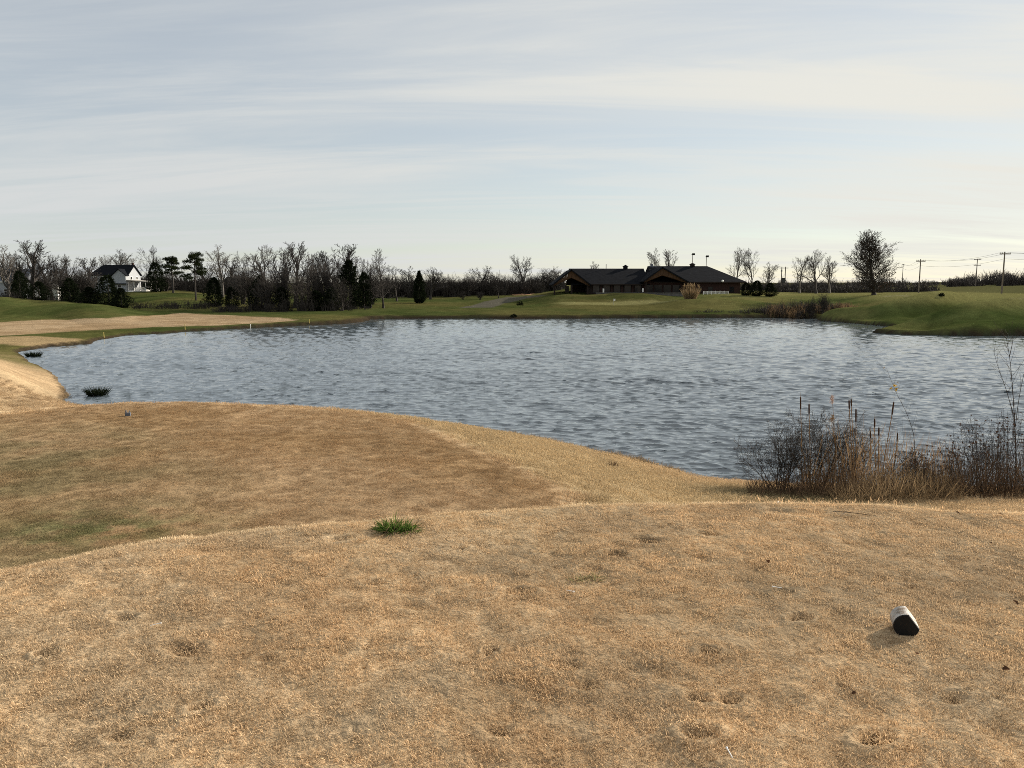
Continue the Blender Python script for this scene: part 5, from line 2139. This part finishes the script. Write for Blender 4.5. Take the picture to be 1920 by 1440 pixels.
sapling('arching_sapling', 'thin arching sapling with a few yellow leaves right of the leaning cattail',
        [[(1716, 925), (1715, 830), (1702, 780), (1680, 735), (1662, 690)], [(1714, 900), (1700, 860), (1692, 800)]], 15.4,
        [(1676, 722, .07), (1680, 728, .07), (1672, 727, .06), (1682, 716, .05), (1659, 688, .05)], .007)
sapling('forked_sapling', 'tall thin leafless sapling with three stems near the right edge',
        [[(1905, 930), (1905, 850), (1902, 780), (1898, 720), (1893, 670), (1886, 628)], [(1903, 790), (1888, 735), (1872, 690), (1862, 655)],
         [(1904, 800), (1911, 745), (1922, 690), (1928, 650)], [(1893, 668), (1899, 640), (1899, 630)]], 15.2, [], .013)

# fallen twig tangle poking out of the water on the right bank edge near
X, Y = hit(1145, 874)
e = thing('shore_weed', 'small reddish weed tuft at the near waterline left of the brush', 'weed', (X, Y, gz(X, Y)))
rng = random.Random(2)
q = MB()
for k in range(60):
    d = Vector((rng.gauss(0, .6), rng.gauss(0, .5), 1))
    q.blade(Vector((rng.gauss(0, .12), rng.gauss(0, .1), 0)), d, rng.uniform(.08, .2), .006, Vector((0, 0, -.1)), 2, perp(d.normalized(), rng))
q.obj('stems', 'straw_dark', e)

# ------------------------------------------------------------------ things on the tees
# tee marker: a painted stub lying on its side, its black end toward the viewer
X, Y = onz(1700, 1197, TEE_Z)
R0, LEN = .056, .10
tm = thing('tee_marker', 'white tee marker stub with black end lying on the near tee', 'tee marker', (X, Y + .01, gz(X, Y) + R0 - .013), math.radians(-19))
prof = []
for k in range(40):
    a = 2 * math.pi * k / 40
    c, s = math.cos(a) * R0, math.sin(a) * R0
    # one flat sawn along the upper right side
    nx, nz_ = math.cos(math.radians(38)), math.sin(math.radians(38))
    dd = c * nx + s * nz_
    if dd > R0 * .72:
        c, s = c - nx * (dd - R0 * .72), s - nz_ * (dd - R0 * .72)
    prof.append((c, s))


def extr(y0, y1, sc0=1.0, sc1=1.0):
    m = MB()
    n = len(prof)
    m.v = [Vector((c * sc0, y0, s * sc0)) for c, s in prof] + [Vector((c * sc1, y1, s * sc1)) for c, s in prof]
    for k in range(n):
        k2 = (k + 1) % n
        m.f.append((k2, k, n + k, n + k2))
    m.f.append(tuple(range(n)))
    m.f.append(tuple(range(2 * n - 1, n - 1, -1)))
    return m


extr(0, LEN).obj('body', 'white_worn', tm)
extr(-.006, -.001, .93, .97).obj('end_face', 'black', tm)
extr(LEN + .001, LEN + .005, .97, .9).obj('end_face', 'black', tm)
MB().tube([Vector((0, LEN + .004, -.01)), Vector((0, LEN + .05, -.012))], [.006, .003], 6).obj('spike', 'metal', tm)

# small markers on the lower tee
for (px, py, lb, mt) in ((240, 780, 'small blue grey tee marker on the lower tee, left one', 'blue'),
                         (593, 766, 'small blue grey tee marker at the far edge of the lower tee', 'blue')):
    X, Y = hit(px, py)
    e = thing('small_tee_marker', lb, 'tee marker', (X, Y, gz(X, Y)), .3)
    MB().box(-.055, .055, -.045, .045, 0, .07).obj('body', mt, e)
    MB().tube([Vector((-.035, 0, .07)), Vector((-.035, 0, .13))], [.016, .012], 8).obj('knob', mt, e)
    MB().tube([Vector((.03, 0, .07)), Vector((.034, 0, .12))], [.012, .010], 8).obj('knob', mt, e)


def tuft(px, py, wpx, hpx, n, mat, label, w=.0035):
    X, Y = onz(px, py, TEE_Z)
    rng = random.Random(px)
    e = thing('grass_tuft', label, 'grass tuft', (X, Y, gz(X, Y)))
    q = MB()
    W, H = wpx * Y / F / 2, hpx * Y / F
    subs = [(rng.uniform(-.75, .75) * W, rng.gauss(0, .22) * W, rng.uniform(.22, .42), rng.uniform(.6, 1.1)) for _ in range(9)]
    for i in range(n):
        sx, sy, sr, sh = rng.choice(subs)
        a, r = rng.uniform(0, 6.28), math.sqrt(rng.random())
        d = Vector((math.cos(a) * r * .7 + rng.gauss(.1, .35), math.sin(a) * r * .7 + rng.gauss(0, .3), .9))
        q.blade(Vector((sx + math.cos(a) * r * W * sr, sy + math.sin(a) * r * W * sr, -.005)), d, sh * H * rng.uniform(.7, 1.45) * (1.1 - .4 * r), w * rng.uniform(.6, 1.2),
                Vector((math.cos(a) * .2, math.sin(a) * .2, -.25)), 3, perp(d.normalized(), rng))
    q.obj('blades', mat, e)
    q = MB()
    for i in range(n // 4):
        a, r = rng.uniform(0, 6.28), math.sqrt(rng.random())
        d = Vector((rng.gauss(0, .8), rng.gauss(0, .8), .6))
        q.blade(Vector((math.cos(a) * r * W * 1.1, math.sin(a) * r * W * .7, -.004)), d, H * rng.uniform(.4, 1.0), w * .8,
                Vector((0, 0, -.2)), 3, perp(d.normalized(), rng))
    q.obj('dead_blades', 'straw', e)


tuft(748, 995, 82, 34, 480, 'tuft_green', 'bright green grass tuft near the far rim of the tee')
tuft(1098, 1086, 66, 16, 90, 'tuft_pale', 'small pale green grass tuft in the middle of the tee', .0028)
tuft(586, 972, 20, 10, 18, 'straw', 'few tall straw blades on the tee rim left of the green tuft', .0025)

# fallen leaves, a twig and broken tee pegs
for i, (px, py, s, lb) in enumerate(((1440, 1062, .030, 'dark curled dead leaf standing upright in the middle right of the tee'),
                                     (1885, 1267, .030, 'dark dead leaf near the right edge below the marker'),
                                     (1902, 1138, .034, 'brown dead leaf at the right edge level with the marker'),
                                     (1720, 1237, .024, 'small dead leaf just below the tee marker'),
                                     (1524, 1287, .014, 'tiny dark leaf scrap lower left of the tee marker'),
                                     (1601, 1305, .020, 'small brown leaf scrap below left of the tee marker'),
                                     (1846, 1067, .022, 'small dark leaf near the upper right of the tee'),
                                     (1857, 1028, .020, 'small dark leaf above another near the right tee rim'),
                                     (1876, 970, .026, 'dark leaf close to the tee rim at the right edge'),
                                     (1795, 965, .034, 'flat dark leaf just inside the tee rim at right'),
                                     (1156, 1041, .026, 'dead leaf lying in a dent above the pale green tuft'),
                                     (866, 1027, .024, 'dead leaf right of the bright green tuft'))):
    X, Y = onz(px, py, TEE_Z)
    rng = random.Random(i)
    z = gz(X, Y) + .012
    q = MB()
    n = 7
    up = 1.0 if i == 0 else .35
    for k in range(n):                     # a cupped, pointed leaf with a midrib fold
        t = k / (n - 1)
        wd = s * .42 * math.sin(math.pi * min(.97, t * .93 + .05)) * (1 + .25 * math.sin(t * 14))
        zc = s * up * t * (1.3 - .6 * t)
        q.v += [Vector((-wd, s * (t - .5) * (1.2 - .5 * up), zc + wd * .5)), Vector((0, s * (t - .5) * (1.2 - .5 * up), zc)),
                Vector((wd, s * (t - .5) * (1.2 - .5 * up), zc + wd * .35))]
    for k in range(n - 1):
        for j in (0, 1):
            q.f.append((3 * k + j, 3 * k + j + 1, 3 * k + 4 + j, 3 * k + 3 + j))
    q.v += [Vector((.0006, -s * .5 * (1.2 - .5 * up), .001)), Vector((-.0006, -s * .5 * (1.2 - .5 * up), .001)), Vector((0, -s * .85, .004))]
    q.f.append((len(q.v) - 3, len(q.v) - 2, len(q.v) - 1))
    o = q.obj('fallen_leaf', 'deadleaf')
    o.location = (X, Y, z)
    o.rotation_euler = (rng.uniform(-.2, .2), rng.uniform(-.2, .2), rng.uniform(0, 6.28))
    tag(o, lb, 'leaf', 'fallen leaves on the tee')
X, Y = onz(1595, 968, TEE_Z)
q = MB()
z = gz(X, Y) + .02
q.tube([Vector((-.10, .06, 0)), Vector((-.03, .01, .012)), Vector((.05, -.02, .008)), Vector((.16, -.035, 0))], [.002, .0025, .002, .001], 4)
q.tube([Vector((-.03, .01, .012)), Vector((-.09, -.05, .006))], [.0018, .0008], 4)
o = q.obj('fallen_twig', 'twig')
o.location = (X, Y, z)
tag(o, 'thin dark forked twig lying near the tee rim at right', 'twig')
for i, (px, py, lb) in enumerate(((291, 1179, 'broken white tee peg in the grass at middle left'), (1368, 1425, 'white tee peg fragment at the bottom edge right of centre'),
                                  (1458, 1107, 'white tee peg beside a dent right of the pale green tuft'),
                                  (1459, 941, 'white scrap on the tee rim in front of the cattail brush'),
                                  (1068, 1114, 'tiny white scrap left below the pale green tuft'))):
    X, Y = onz(px, py, TEE_Z)
    e = thing('tee_peg', lb, 'tee peg', (X, Y, gz(X, Y) + .018), i * 1.3 + .4, 'broken tee pegs on the grass')
    MB().tube([Vector((-.022, 0, 0)), Vector((.012, 0, .004)), Vector((.02, 0, .0045))], [.0016, .002, .0023], 7).obj('shaft', 'white', e)
    MB().tube([Vector((.0202, 0, .0045)), Vector((.025, 0, .005)), Vector((.028, 0, .0053))], [.0025, .004, .0045], 9).obj('cup', 'white', e)
